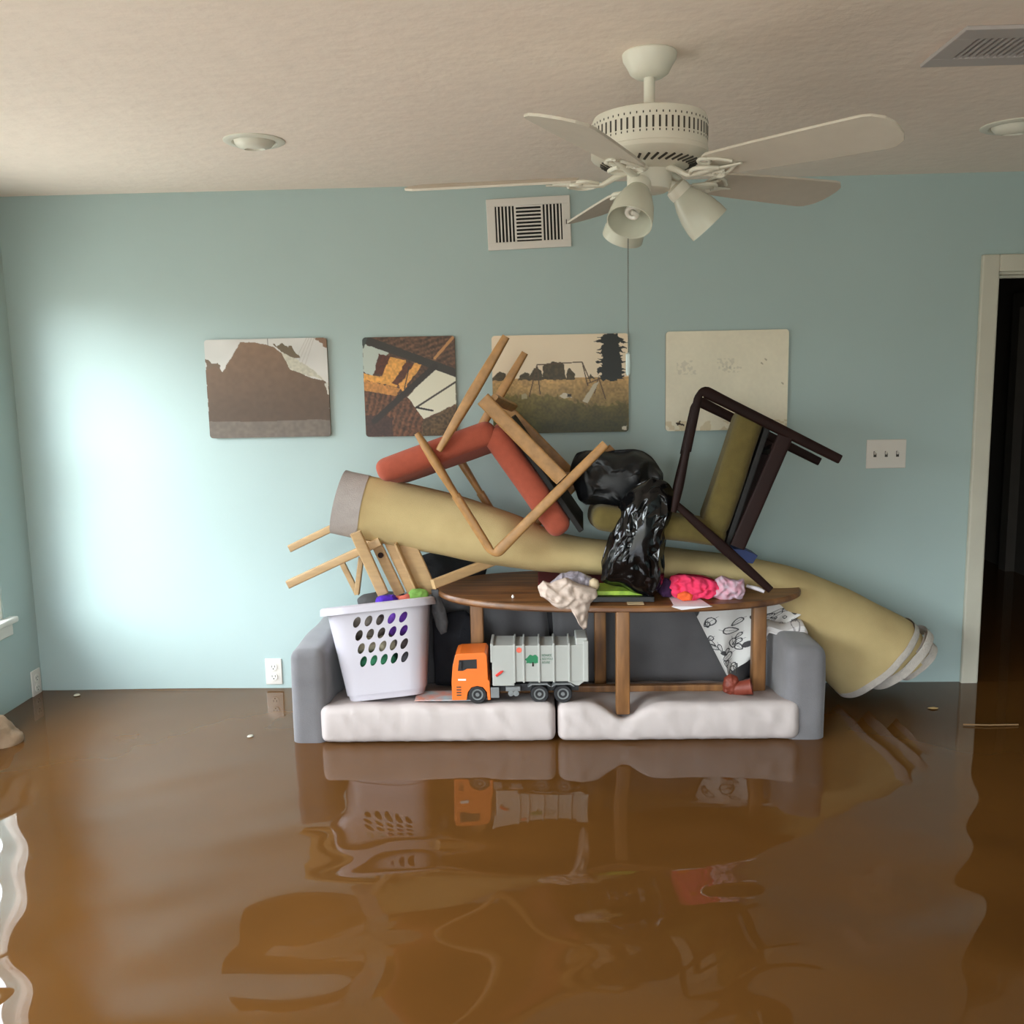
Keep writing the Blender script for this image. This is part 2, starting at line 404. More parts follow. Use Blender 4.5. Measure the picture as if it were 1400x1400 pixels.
# ------------------------------------------------------------------ canvases for prints
def hashn(h, w, sc, seed):
    rs = np.random.RandomState(seed); gh, gw = int(h/sc)+3, int(w/sc)+3; g = rs.rand(gh, gw)
    y = np.arange(h)/sc; x = np.arange(w)/sc; yi = y.astype(int); xi = x.astype(int); fy = (y-yi)[:, None]; fx = (x-xi)[None, :]
    a = g[np.ix_(yi, xi)]; b_ = g[np.ix_(yi, xi+1)]; c = g[np.ix_(yi+1, xi)]; d = g[np.ix_(yi+1, xi+1)]
    return (a*(1-fx)+b_*fx)*(1-fy)+(c*(1-fx)+d*fx)*fy
class Canvas:
    def __init__(s, w, h, col):
        s.w, s.h = w, h; s.a = np.zeros((h, w, 3)); s.a[:] = col
        s.u, s.v = np.meshgrid((np.arange(w)+.5)/w, (np.arange(h)+.5)/h)
    def mask(s, poly, jag=0, seed=1):
        u, v = s.u, s.v
        if jag:
            u = u+(hashn(s.h, s.w, 5, seed)-.5)*jag; v = v+(hashn(s.h, s.w, 5, seed+9)-.5)*jag
        m = np.zeros(u.shape, bool); k = len(poly)
        for i in range(k):
            x1, y1 = poly[i]; x2, y2 = poly[(i+1) % k]
            if y1 == y2: continue
            c = ((y1 > v) != (y2 > v)) & (u < (x2-x1)*(v-y1)/(y2-y1)+x1); m ^= c
        return m
    def poly(s, p, col, jag=0, seed=1, tex=0, ts=3):
        m = s.mask(p, jag, seed); c = np.array(col, float)
        k = 1+(hashn(s.h, s.w, ts, seed+5)-.5)[..., None]*tex
        s.a[m] = (c*k)[m] if tex else c
    def line(s, x1, y1, x2, y2, wd, col):
        ar = s.h/s.w; dx, dy = x2-x1, (y2-y1)*ar; L = max(1e-9, dx*dx+dy*dy)
        t = np.clip(((s.u-x1)*dx+((s.v-y1)*ar)*dy)/L, 0, 1); d = np.hypot(s.u-x1-t*dx, (s.v-y1)*ar-t*dy)
        s.a[d < wd/2] = col
    def mesh(s, fn, name, m, parent=None, **kw):
        """one quad grid, vertex colours; fn(u,v) -> world point"""
        o = M(); w, h = s.w, s.h
        V = [fn((j+.5)/w if 0 < j < w-1 else (0 if j == 0 else 1), (i+.5)/h if 0 < i < h-1 else (0 if i == 0 else 1)) for i in range(h) for j in range(w)]
        idx = (np.arange(h-1)[:, None]*w+np.arange(w-1)[None, :]); Fc = np.stack([idx, idx+w, idx+w+1, idx+1], -1).reshape(-1, 4)
        o.v = [tuple(p) for p in V]; o.f = [tuple(int(x) for x in q) for q in Fc]; o.mi = [0]*len(o.f)
        ob = o.build(name, m, parent, **kw)
        a = np.clip(s.a, 0, 255)/255; a = np.where(a <= .04045, a/12.92, ((a+.055)/1.055)**2.4).reshape(-1, 3)
        ca = ob.data.color_attributes.new('Col', 'FLOAT_COLOR', 'POINT'); ca.data.foreach_set('color', np.concatenate([a, np.ones((len(a), 1))], 1).ravel())
        return ob

m_print = vmat('print_surface', .42)
m_board = mat('board_edge', (120, 104, 84), .6)
def picture(name, label, x0, x1, z0, z1, cv, corners=None):
    t = thing(name, label, 'picture', ((x0+x1)/2, 0, z0))
    r = .014
    cb = M()
    def rr(x0, x1, z0, z1, r, k=5):
        pts = []
        for cx_, cz_, a in ((x1-r, z1-r, 0), (x0+r, z1-r, 90), (x0+r, z0+r, 180), (x1-r, z0+r, 270)):
            for i in range(k+1): th = math.radians(a+90*i/k); pts.append((cx_+r*math.cos(th), cz_+r*math.sin(th)))
        return pts
    cb.prism(rr(x0, x1, z0, z1, r), -.001, -.012, lambda a, b_, d: (a, d, b_)); cb.build('backing_board', m_board, t)
    def fn(u, v):
        x = x0+(x1-x0)*u; z = z1+(z0-z1)*v
        # keep inside the rounded corners
        cx_ = min(max(x, x0+r), x1-r); cz_ = min(max(z, z0+r), z1-r); d = math.hypot(x-cx_, z-cz_)
        if d > r and d > 0: x = cx_+(x-cx_)*r/d; z = cz_+(z-cz_)*r/d
        return (x, -.0135, z)
    cv.mesh(fn, 'print', m_print, t)
    return t

w1, h1 = 220, 176
c = Canvas(w1, h1, (214, 210, 204)); c.a *= (1-.1*hashn(h1, w1, 30, 2))[..., None]
for i in range(4): c.line(.84+.02*i, .0, .72+.03*i, .26+.01*i, .004, (176, 168, 160))
c.poly([(0, .18), (.06, .24), (.1, .22), (.13, .32), (.0, .5)], (112, 92, 74), .03, 3)
c.poly([(.9, 0), (1, 0), (1, .1), (.96, .07)], (128, 96, 74), .02, 4)
c.poly([(.57, .06), (.64, .05), (.7, .08), (.77, .19), (.72, .22), (.62, .14)], (104, 88, 66), .05, 5)
c.line(.52, 0, .52, .1, .006, (70, 60, 52))
c.poly([(.62, .13), (.75, .21), (.88, .32), (.97, .43), (.84, .38), (.68, .31)], (190, 184, 166), .02, 6, .15)
c.poly([(0, .30), (.08, .26), (.14, .33), (.17, .26), (.3, .03), (.42, .035), (.56, .08), (.63, .15), (.69, .31), (.86, .4), (.98, .44), (1, .5), (1, 1.1), (0, 1.1)], (112, 86, 66), .008, 7)
m = c.mask([(0, .30), (.08, .26), (.14, .33), (.17, .26), (.3, .03), (.42, .035), (.56, .08), (.63, .15), (.69, .31), (.86, .4), (.98, .44), (1, .5), (1, 1.1), (0, 1.1)], .008, 7)
sh = np.clip(1.12-.38*np.clip((c.v-.05)/.7, 0, 1), .7, 1.2)*(1+.08*(hashn(h1, w1, 6, 8)-.5)); c.a[m] = (np.array([118, 92, 72])*sh[..., None])[m]
m = (c.v > .83+.03*(hashn(h1, w1, 22, 3)-.5)) & (c.v < 1.1); c.a[m] = ((np.array([110, 98, 88]))*(1+.15*(hashn(h1, w1, 5, 12)-.5))[..., None])[m]
c.poly([(.97, .46), (1, .45), (1, .58), (.985, .55)], (196, 190, 178), .02, 8)
picture('wall_picture', 'print of a dark brown barn against pale sky, leftmost picture on the wall', .818, 1.326, 1.091, 1.496, c)

c = Canvas(180, 190, (58, 42, 32))
c.a = np.array([84, 58, 42])*(1+.7*(hashn(190, 180, 3, 4)-.5))[..., None]
def planks(poly, base, ang, freq, seed):
    m = c.mask(poly, .01, seed); s = np.sin((c.u*math.cos(ang)+c.v*math.sin(ang))*freq+3*hashn(190, 180, 20, seed)); k = (1+.18*s+.6*(hashn(190, 180, 3, seed)-.5))
    c.a[m] = (np.array(base)*k[..., None])[m]
planks([(.1, 0), (1, 0), (1, .3), (.6, .2)], (92, 64, 46), 1.25, 120, 3)
c.poly([(0, .06), (.28, .15), (.1, .38), (0, .34)], (186, 196, 186), .02, 4)
c.poly([(.17, .16), (.32, .2), (.22, .38), (.12, .36)], (84, 40, 20), .02, 5, .3)
c.poly([(.30, .2), (.47, .24), (.36, .5), (.0, .42), (.0, .36), (.2, .39)], (222, 158, 74), .02, 6, .25)
c.poly([(.47, .25), (.56, .27), (.4, .5), (.3, .46)], (88, 46, 24), .02, 7, .3)
c.poly([(.56, .27), (.64, .28), (.42, .55), (.38, .48)], (226, 160, 78), .02, 8, .2)
c.poly([(0, .42), (.4, .52), (.34, .6), (0, .53)], (196, 134, 70), .02, 9, .3)
planks([(0, .53), (.5, .62), (.66, .86), (.62, 1), (0, 1)], (96, 62, 42), .35, 110, 5)
c.poly([(.0, .78), (.3, .8), (.3, 1), (0, 1)], (66, 44, 38), .03, 4, .3)
c.poly([(.47, .6), (.76, .33), (1, .39), (1, .68), (.64, .83), (.56, .72)], (222, 218, 196), .012, 10)
c.line(.05, .03, 1, .37, .085, (52, 46, 40)); c.line(.78, .3, .1, .84, .065, (46, 38, 34)); c.line(.44, .52, .5, .3, .012, (50, 40, 34))
c.line(1, .46, .56, .71, .02, (56, 48, 42)); c.line(.56, .71, .74, .745, .02, (36, 30, 28)); c.line(.98, .02, .78, .22, .03, (190, 136, 84))
c.poly([(.64, .84), (1, .69), (1, 1), (.6, 1)], (92, 72, 48), .03, 11, .6)
c.poly([(.0, 0), (.06, 0), (.02, .09), (0, .12)], (60, 70, 66), .01, 2)
picture('wall_picture', 'print of a broken timber ceiling with orange window light, second picture from left', 1.473, 1.853, 1.086, 1.493, c)

w3, h3 = 240, 174
c = Canvas(w3, h3, (236, 216, 188)); c.a *= (1.02-.06*c.v)[..., None]
gm = c.v > .435; t_ = np.clip((c.v-.435)/.5, 0, 1)
gcol = np.array([190, 150, 96])*(1-t_)[..., None]+np.array([78, 70, 34])*t_[..., None]
gcol = gcol*(.78+.5*hashn(h3, w3, 3, 5)*.6+.5*hashn(h3, w3, 16, 6)*.5)[..., None]; c.a[gm] = gcol[gm]
m = c.mask([(.0, .62), (.4, .6), (.7, .72), (1, .7), (1, 1.1), (0, 1.1)], .08, 3); c.a[m] = (c.a*np.array([.8, .85, .7]))[m]
for a_, b_, h_ in ((.01, .1, .36), (.13, .16, .39), (.2, .28, .37), (.29, .36, .32), (.38, .53, .27), (.55, .6, .34), (.7, .74, .40)):
    c.poly([(a_-.01, .455), (a_, h_+.04), ((a_+b_)/2, h_), (b_, h_+.03), (b_+.01, .455)], (74, 62, 40), .022, int(a_*90), .4)
for i in range(13):
    zz = .005+.45*i/13; hw_ = .10+.02*(i % 2)+.025*math.sin(i*2.1)
    c.poly([(.865-hw_*.85, zz+.045), (.86, zz-.02), (.86+hw_*1.05, zz+.05), (.87, zz+.065)], (24, 28, 26), .035, i*3+2)
c.poly([(.81, .0), (.92, .0), (.96, .45), (.80, .45)], (24, 28, 26), .03, 31)
for q in ((.33, .30, .66, .28), (.33, .30, .27, .62), (.33, .30, .35, .6), (.66, .28, .70, .52), (.66, .28, .72, .48), (.78, .44, .83, .66), (.78, .44, .75, .6), (.70, .5, .78, .46)): c.line(*q, .008, (88, 66, 46))
c.poly([(.745, .5), (.785, .48), (.70, .70), (.66, .68)], (196, 184, 158), .005, 6)
c.poly([(.49, .63), (.52, .59), (.57, .6), (.58, .64), (.53, .65)], (206, 194, 172), .02, 8); c.poly([(.55, .6), (.58, .6), (.58, .63), (.55, .63)], (50, 40, 32), .01, 4)
c.poly([(.21, .6), (.24, .59), (.25, .64), (.21, .65)], (170, 156, 120), .02, 8); c.poly([(.955, .95), (.985, .94), (.98, .985), (.95, .98)], (214, 206, 186), .01, 2)
picture('wall_picture', 'print of a swing set in a grassy field with a dark conifer', 2.004, 2.563, 1.089, 1.489, c)

c = Canvas(200, 162, (244, 234, 210)); c.a *= (1-.05*hashn(162, 200, 40, 2)-.02*hashn(162, 200, 4, 3))[..., None]
for (a_, b_, q_, w_) in ((.09, .34, .22, .05), (.42, .33, .56, .05), (.46, .39, .62, .03), (.1, .41, .25, .02)):
    m = (c.u > a_) & (c.u < q_) & (abs(c.v-b_) < w_) & (hashn(162, 200, 3, 7) > .5); c.a[m] = c.a[m]*.93
for (a_, b_) in ((.78, .33), (.81, .29), (.95, .53)): c.line(a_, b_, a_+.01, b_+.01, .012, (190, 178, 152))
c.line(.09, .92, .15, .94, .015, (60, 46, 30)); c.line(.1, .94, .12, .9, .01, (60, 46, 30))
m = (c.v > .9) & (hashn(162, 200, 6, 3) > .55); c.a[m] = (c.a*np.array([.93, .9, .84]))[m]
picture('wall_picture', 'nearly blank cream panel with faint smudges, rightmost picture on the wall', 2.714, 3.211, 1.088, 1.492, c)

# ------------------------------------------------------------------ wall fittings
def outlet(o, ax, label):
    """duplex outlet; o = centre on the wall, ax = unit direction along the wall, normal points into the room"""
    ax = Vector(ax); nrm = Vector((0, 0, 1)).cross(ax); nrm = -nrm if (nrm.y > 0 or nrm.x < 0) else nrm
    o = Vector(o); fn = lambda a, b_, d: o+ax*a+Vector((0, 0, b_))+nrm*d
    t = thing('wall_outlet', label, 'outlet', o-Vector((0, 0, .058)))
    T = Matrix.Translation(o) @ Matrix((ax, nrm, Vector((0, 0, 1)))).transposed().to_4x4()
    M().rbox(-.036, .036, 0, .006, -.058, .058, .004, T=T).build('cover_plate', m_plate, t, smooth=True)
    for k in (.022, -.022):
        s = M(); s.lathe([(.0165, 0), (.0165, .003), (.0, .003)], 20, T=T @ Matrix.Translation((0, .006, k)) @ Matrix.Rotation(-PI/2, 4, 'X')); r_ = s.build('receptacle', m_white, t)
        q = M(); q.box(-.008, -.0055, .0088, .0096, k-.002, k+.007, T); q.box(.0055, .008, .0088, .0096, k-.002, k+.007, T); q.box(-.0025, .0025, .0088, .0096, k-.011, k-.006, T); q.build('slots', m_slot, t)
    return t
outlet((1.027, 0, .076), (1, 0, 0), 'white duplex outlet on the back wall beside the left sofa arm')
outlet((0, -.05, .052), (0, 1, 0), 'white outlet on the side wall near the left corner, just above the water')
t = thing('switch_plate', 'white triple light switch plate on the blue wall beside the doorway', 'light switch', (3.622, 0, .918))
M().rbox(3.541, 3.703, -.006, 0, .919, 1.038, .004).build('cover_plate', m_plate, t, smooth=True)
for k in (-.046, 0, .046):
    M().box(3.622+k-.006, 3.622+k+.006, -.0062, -.005, .966, .990).build('toggle_slot', m_slot, t)
    M().sweep([(3.622+k, -.004, .980), (3.622+k, -.018, .990)], (.0042, .005), (0, 0, 1), 8, 4).build('toggle', m_white, t, smooth=True)

# wall register
t = thing('wall_vent', 'white metal air register with louvres high on the back wall', 'vent', (2.163, 0, 1.835))
VT = Matrix.Translation((2.164, 0, 1.932)) @ Matrix.Rotation(math.radians(-1.6), 4, 'Y')
fr = M(); w, h = .168, .100
fr.rbox(-w, w, -.012, 0, .070, h, .003, T=VT); fr.rbox(-w, w, -.012, 0, -h, -.070, .003, T=VT); fr.rbox(-w, -.134, -.012, 0, -.072, .072, .003, T=VT); fr.rbox(.134, w, -.012, 0, -.072, .072, .003, T=VT)
fr.box(-.058, -.050, -.010, -.002, -.07, .07, VT); fr.box(.050, .058, -.010, -.002, -.07, .07, VT)
fr.build('vent_frame', m_plate, t)
M().box(-.134, .134, -.002, -.001, -.071, .071, VT).build('duct_opening', m_black, t)
sl = M()
for i in range(10):
    z = -.064+.0142*i; sl.box(-.05, .05, -.010, -.004, z, z+.0058, VT)
for sgn in (-1, 1):
    for i in range(5):
        x = sgn*(.0685+.0142*i); sl.box(x-.003, x+.003, -.010, -.004, -.07, .07, VT)
sl.build('louvres', m_plate, t)
M().box(.149, .152, -.016, -.010, -.012, .006, VT).build('damper_lever', m_slot, t)

# ceiling register, upper right
t = thing('ceiling_vent', 'grey white air register in the ceiling at the upper right', 'vent', (3.35, -1.48, ZC))
m_cv = mat('vent_enamel', (188, 180, 178), .5)
fr = M(); X0, X1, Y0, Y1 = 3.168, 3.56, -1.615, -1.355
fr.rbox(X0, X1, Y0, Y0+.062, ZC-.010, ZC, .003); fr.rbox(X0, X1, Y1-.062, Y1, ZC-.010, ZC, .003); fr.rbox(X0, X0+.055, Y0+.06, Y1-.06, ZC-.010, ZC, .003); fr.rbox(X1-.055, X1, Y0+.06, Y1-.06, ZC-.010, ZC, .003)
fr.build('vent_frame', m_cv, t)
M().box(X0+.055, X1-.055, Y0+.06, Y1-.06, ZC-.002, ZC-.001).build('duct_opening', m_black, t)
sl = M()
for i in range(17):
    x = X0+.062+.0165*i; sl.box(x, x+.007, Y0+.06, Y1-.06, ZC-.009, ZC-.003)
sl.build('louvres', m_cv, t)

# recessed eyeball lights
def recessed(x, y, r, label):
    t = thing('recessed_light', label, 'ceiling light', (x, y, ZC), 'recessed lights')
    M().lathe([(r, 0), (r, -.003), (r*.92, -.007), (r*.74, -.007), (r*.68, -.002), (r*.66, 0)], 40, (x, y, ZC)).build('trim_ring', m_fan, t, smooth=True)
    T = Matrix.Translation((x, y, ZC-.004)) @ Matrix.Rotation(math.radians(6), 4, 'X')
    M().lathe([(r*.67, .006), (r*.64, -.006), (r*.52, -.018), (r*.34, -.023), (r*.3, -.018), (0.0001, -.017)], 36, T=T).build('eyeball', m_fan, t, smooth=True)
recessed(1.292, -.775, .097, 'round white recessed ceiling light on the left side of the ceiling')
recessed(3.72, -.715, .097, 'round recessed ceiling light at the right edge of the ceiling')

# ------------------------------------------------------------------ ceiling fan
HX, HY, BZ = 2.469, -1.4906, 1.797
fan = thing('ceiling_fan', 'white five-blade ceiling fan with three frosted glass lamp shades', 'ceiling fan', (HX, HY, ZC))
O = (HX, HY, 0)
M().lathe([(.064, ZC), (.066, ZC-.003), (.064, ZC-.016), (.054, ZC-.032), (.047, ZC-.046), (.034, ZC-.055), (.016, ZC-.057)], 40, O).build('canopy', m_fan, fan, smooth=True)
M().lathe([(.0135, ZC-.04), (.0135, 1.935)], 20, O).build('downrod', m_fan, fan, smooth=True)
mot = M(); mot.lathe([(.02, 1.952), (.06, 1.950), (.115, 1.942), (.136, 1.935), (.140, 1.925), (.140, 1.858), (.142, 1.856), (.142, 1.846), (.138, 1.841), (.118, 1.830), (.088, 1.818), (.055, 1.812), (.055, 1.800)], 72, O)
mo = mot.build('motor_housing', m_fan, fan, smooth=True, auto=30)
vs = M()
for i in range(58):
    a = 2*PI*i/58; T = Matrix.Translation(O) @ Matrix.Rotation(a, 4, 'Z')
    vs.rbox(.1393, .1408, -.0024, .0024, 1.882, 1.908, .0007, 1, T)
    vs.rbox(.1393, .1406, -.0014+.0075, .0014+.0075, 1.914, 1.919, .0006, 1, T); vs.rbox(.1393, .1406, -.0014, .0014, 1.874, 1.879, .0006, 1, T)
vs.build('side_vents', m_slot, mo); vs = M()
for i in range(36):
    a = 2*PI*i/36; T = Matrix.Translation(O) @ Matrix.Rotation(a, 4, 'Z') @ Matrix.Translation((.108, 0, 1.8255)) @ Matrix.Rotation(math.radians(-22), 4, 'Y') @ Matrix.Rotation(.5, 4, 'Z')
    vs.rbox(-.014, .014, -.003, .003, -.0020, .0005, .0006, 1, T)
vs.build('lower_vents', m_slot, mo)
M().lathe([(.055, 1.812), (.054, 1.780), (.050, 1.768), (.040, 1.762), (0.0001, 1.760)], 40, O).build('switch_housing', m_fan, fan, smooth=True)
for k in range(5):
    ang = -.74-k*2*PI/5
    T = Matrix.Translation((HX, HY, BZ)) @ Matrix.Rotation(ang, 4, 'Z')
    TB = T @ Matrix.Translation((0, 0, .003)) @ Matrix.Rotation(math.radians(-15), 4, 'X')
    # blade outline (r, half width) with clipped rounded tip
    prof = [(.175, .044), (.19, .053), (.30, .062), (.45, .070), (.560, .074), (.580, .070), (.602, .050), (.611, .024), (.612, 0)]
    poly = [(r_, h_) for r_, h_ in prof]+[(r_, -h_) for r_, h_ in reversed(prof[:-1])]
    bl = M(); bl.prism(poly, -.003, .003, lambda a, b_, d: TB @ Vector((a, b_, d)))
    b_ = bl.build('blade', m_blade, fan, bevel=.001)
    ir = M()
    ir.sweep([T @ Vector(p) for p in ((.055, 0, .018), (.085, 0, .004), (.115, 0, -.012), (.150, 0, -.012), (.19, 0, -.009), (.255, 0, -.007))], [(.010, .010), (.012, .007), (.012, .006), (.010, .005), (.010, .004), (.004, .002)], (0, 0, 1), 12, 3)
    for sg in (-1, 1):
        pts = [T @ Vector((.125+.075*q/10, sg*(.010+.034*math.sin(PI*q/10)), -.010)) for q in range(11)]
        ir.sweep(pts, (.005, .005), (0, 0, 1), 8, 2)
        pts = [TB @ Vector((.175+.06*q/8, sg*(.042-.034*(q/8)**2), -.006)) for q in range(9)]
        ir.sweep(pts, (.005, .004), (0, 0, 1), 8, 2)
        pts = [TB @ Vector((.178+.014*math.cos(PI*q/5), sg*.034+.014*math.sin(PI*q/5), -.008)) for q in range(11)]
        ir.sweep(pts, (.004, .004), (0, 0, 1), 8, 2, cap=False)
    ir.build('blade_iron', m_fan, fan, smooth=True)
for deg, tilt in ((-116, 54), (4, 47), (112, 52)):
    a = math.radians(deg); rad = Vector((math.cos(a), math.sin(a), 0)); tl = math.radians(tilt)
    axd = rad*math.cos(tl)-Vector((0, 0, math.sin(tl)))
    base = Vector((HX, HY, 1.776))+rad*.052
    neck = base+rad*.012
    T = Matrix.Translation(neck) @ axd.to_track_quat('Z', 'X').to_matrix().to_4x4()
    fit = M(); fit.sweep([Vector((HX, HY, 1.782))+rad*.04, neck+axd*.004], (.014, .014), (0, 0, 1), 12, 2)
    fit.lathe([(.016, -.004), (.027, .002), (.029, .014), (.028, .026), (.025, .026)], 28, T=T); fo = fit.build('lamp_holder', m_fan, fan, smooth=True)
    sh_ = M(); prof = [(.024, .016), (.026, .024), (.038, .048), (.048, .078), (.053, .108), (.054, .128), (.0515, .128), (.0505, .108), (.0455, .078), (.0355, .050), (.0235, .026)]
    sh_.lathe(prof, 40, T=T, close=True)
    sh_.f = [q for q in sh_.f if len(q) == 4]; sh_.mi = [0]*len(sh_.f)
    sh_.build('lamp_shade', m_shade, fan, smooth=True, auto=60)
    bu = M(); pts = [T @ Vector((.013*math.cos(q*.5), .013*math.sin(q*.5), .060+.0013*q)) for q in range(38)]
    bu.sweep(pts, (.0055, .0055), (0, 0, 1), 10, 2)
    bu.lathe([(.012, .010), (.014, .056), (.008, .062)], 20, T=T); bu.build('spiral_bulb', m_white, fan, smooth=True)
ch = M(); q0_ = Vector((HX-.052, HY-.0, 1.768)); ch.sweep([q0_, q0_-Vector((0, 0, .395))], (.0013, .0013), (0, 1, 0), 8, 2)
for i in range(70): ch.lathe([(.0001, -.0016), (.0019, 0), (.0001, .0016)], 6, tuple(q0_-Vector((0, 0, .005+.0056*i))))
ch.build('pull_chain', m_chain, fan)
m_tag = mat('pale_plastic', (186, 202, 200), .3)
zt = q0_.z-.395
M().sweep([(q0_.x, q0_.y, zt+.002), (q0_.x, q0_.y, zt-.002), (q0_.x, q0_.y, zt-.050), (q0_.x, q0_.y, zt-.055)], [(.002, .002), (.006, .006), (.006, .006), (.003, .003)], (0, 1, 0), 14, 3).build('chain_fob', m_tag, fan, smooth=True)
M().sweep([(HX-.002, HY-.05, 1.745), (HX-.002, HY-.05, 1.665)], (.0012, .0012), (0, 1, 0), 8, 2).build('short_chain', m_chain, fan)

# ------------------------------------------------------------------ sofa
def wrinkle(seed, amp):
    def d(p):
        q = p+Vector((0, 0, 0))
        k = mn.noise(Vector((p.x*22+seed, p.y*9, p.z*5)))*.6+mn.noise(Vector((p.x*7, p.y*7+seed, p.z*7)))
        return q+Vector((0, -1, .6))*k*amp
    return d
sofa = thing('sofa', 'low grey fabric sofa standing in the floodwater, piled with furniture', 'sofa', (2.24, -.33, FLOOR))
m_arm = m_grey
def soft(amp, sc_, seed=0):
    return lambda p: p+mn.noise_vector(p*sc_+Vector((seed, 0, 0)))*amp
M().rbox(1.268, 1.395, -.625, -.055, -.24, .352, .035, 4, div=(6, 14, 14), disp=soft(.006, 5)).build('armrest', m_arm, sofa, smooth=True)
M().rbox(3.070, 3.214, -.625, -.055, -.24, .346, .040, 4, div=(6, 14, 14), disp=soft(.007, 5, 3)).build('armrest', m_arm, sofa, smooth=True)
M().rbox(1.40, 3.08, -.600, -.06, -.24, -.006, .02).build('base', m_grey, sofa, smooth=True)
M().rbox(1.40, 3.08, -.16, -.05, -.24, .36, .03, 4, div=(20, 2, 8), disp=soft(.005, 4)).build('back_frame', m_dkgrey, sofa, smooth=True)
for xs in ((1.33, 1.39), (3.10, 3.16)):
    for yy in (-.58, -.12): M().lathe([(.022, FLOOR), (.026, -.23)], 16, ((xs[0]+xs[1])/2, yy, 0)).build('foot', m_dwood, sofa)
def seatcush(x0, x1, dent, seed):
    def d(p):
        q = p.copy(); f_ = (p.y+.645)/.5
        if p.z > .03: q.z -= .068*max(0, f_)*min(1, p.z/.14)
        fr_ = max(0, 1-max(0, f_)*8)
        if p.z > .02: q.z += .006*mn.noise(Vector((p.x*9+seed, p.y*9, 0)))
        q.y -= fr_*(.012*math.sin(max(0, min(1, p.z/.148))*PI)+.004*mn.noise(Vector((p.x*26+seed, p.z*9, 0)))+.006*max(0, 1-abs(mn.noise(Vector((p.x*13+p.z*10, p.z*6, seed)))*5)))
        if dent:
            g = math.exp(-((p.x-dent[0])/.07)**2-((p.y-dent[1])/.11)**2); q.z -= .060*g*max(0, p.z/.15)
        return q
    s = M(); s.rbox(x0, x1, -.637, -.145, .0, .148, .030, 5, div=(56, 20, 10), disp=d); return s
TF = (2.483, -.592)
c1 = seatcush(1.375, 2.236, None, 1).build('seat_cushion', m_cush, sofa, smooth=True)
c2 = seatcush(2.244, 3.118, TF, 9).build('seat_cushion', m_cush, sofa, smooth=True)
for x0, x1, zt_ in ((1.47, 2.215), (2.235, 3.03)) and ((1.47, 2.215, .455), (2.235, 3.03, .44)):
    M().rbox(x0, x1, -.245, -.105, .07, zt_, .05, 5, div=(16, 3, 9), disp=soft(.014, 4, x0)).build('back_cushion', m_dkgrey, sofa, smooth=True)

# ------------------------------------------------------------------ coffee table standing on the cushions
tab = thing('coffee_table', 'long oval wooden coffee table standing on the sofa cushions', 'table', (2.48, -.38, .10))
TZ = lambda x, y: .507+(y+.62)*.085-(x-1.8)*.010
pts = []
for j in range(96):
    a = 2*PI*j/96; c_, s_ = math.cos(a), math.sin(a)
    pts.append((2.484+.690*math.copysign(abs(c_)**.85, c_), -.385+.235*math.copysign(abs(s_)**.9, s_)))
V = []; Fc = []
lay = [(-.012, -.026), (0, -.018), (0, -.006), (-.006, 0)]
cx_, cy_ = 2.484, -.385
for (ins, dz) in lay:
    for x, y in pts:
        k = Vector((x-cx_, y-cy_)); L = k.length; k = k*(L+ins)/L; x_, y_ = cx_+k.x, cy_+k.y
        V.append((x_, y_, TZ(x_, y_)+dz))
for i in range(3):
    for j in range(96): Fc.append((i*96+j, i*96+(j+1) % 96, (i+1)*96+(j+1) % 96, (i+1)*96+j))
Fc.append(tuple(range(96))[::-1]); Fc.append(tuple(range(288, 384)))
M().add(V, Fc).build('tabletop', m_twood, tab, smooth=True)
def leg(x, y, zb, w=.050):
    M().rbox(x-w/2, x+w/2, y-w/2, y+w/2, zb, TZ(x, y)-.022, .006, 2).build('leg', m_tleg, tab, smooth=True)
leg(2.483, -.590, .094); leg(3.014, -.42, .118); leg(1.945, -.42, .118); leg(2.42, -.315, .09, .045)
M().rbox(1.97, 2.99, -.435, -.405, .118, .143, .004).build('stretcher', m_tleg, tab)
M().rbox(2.3, 2.66, -.46, -.32, TZ(2.5, -.39)-.05, TZ(2.5, -.39)-.02, .004).build('apron', m_tleg, tab)

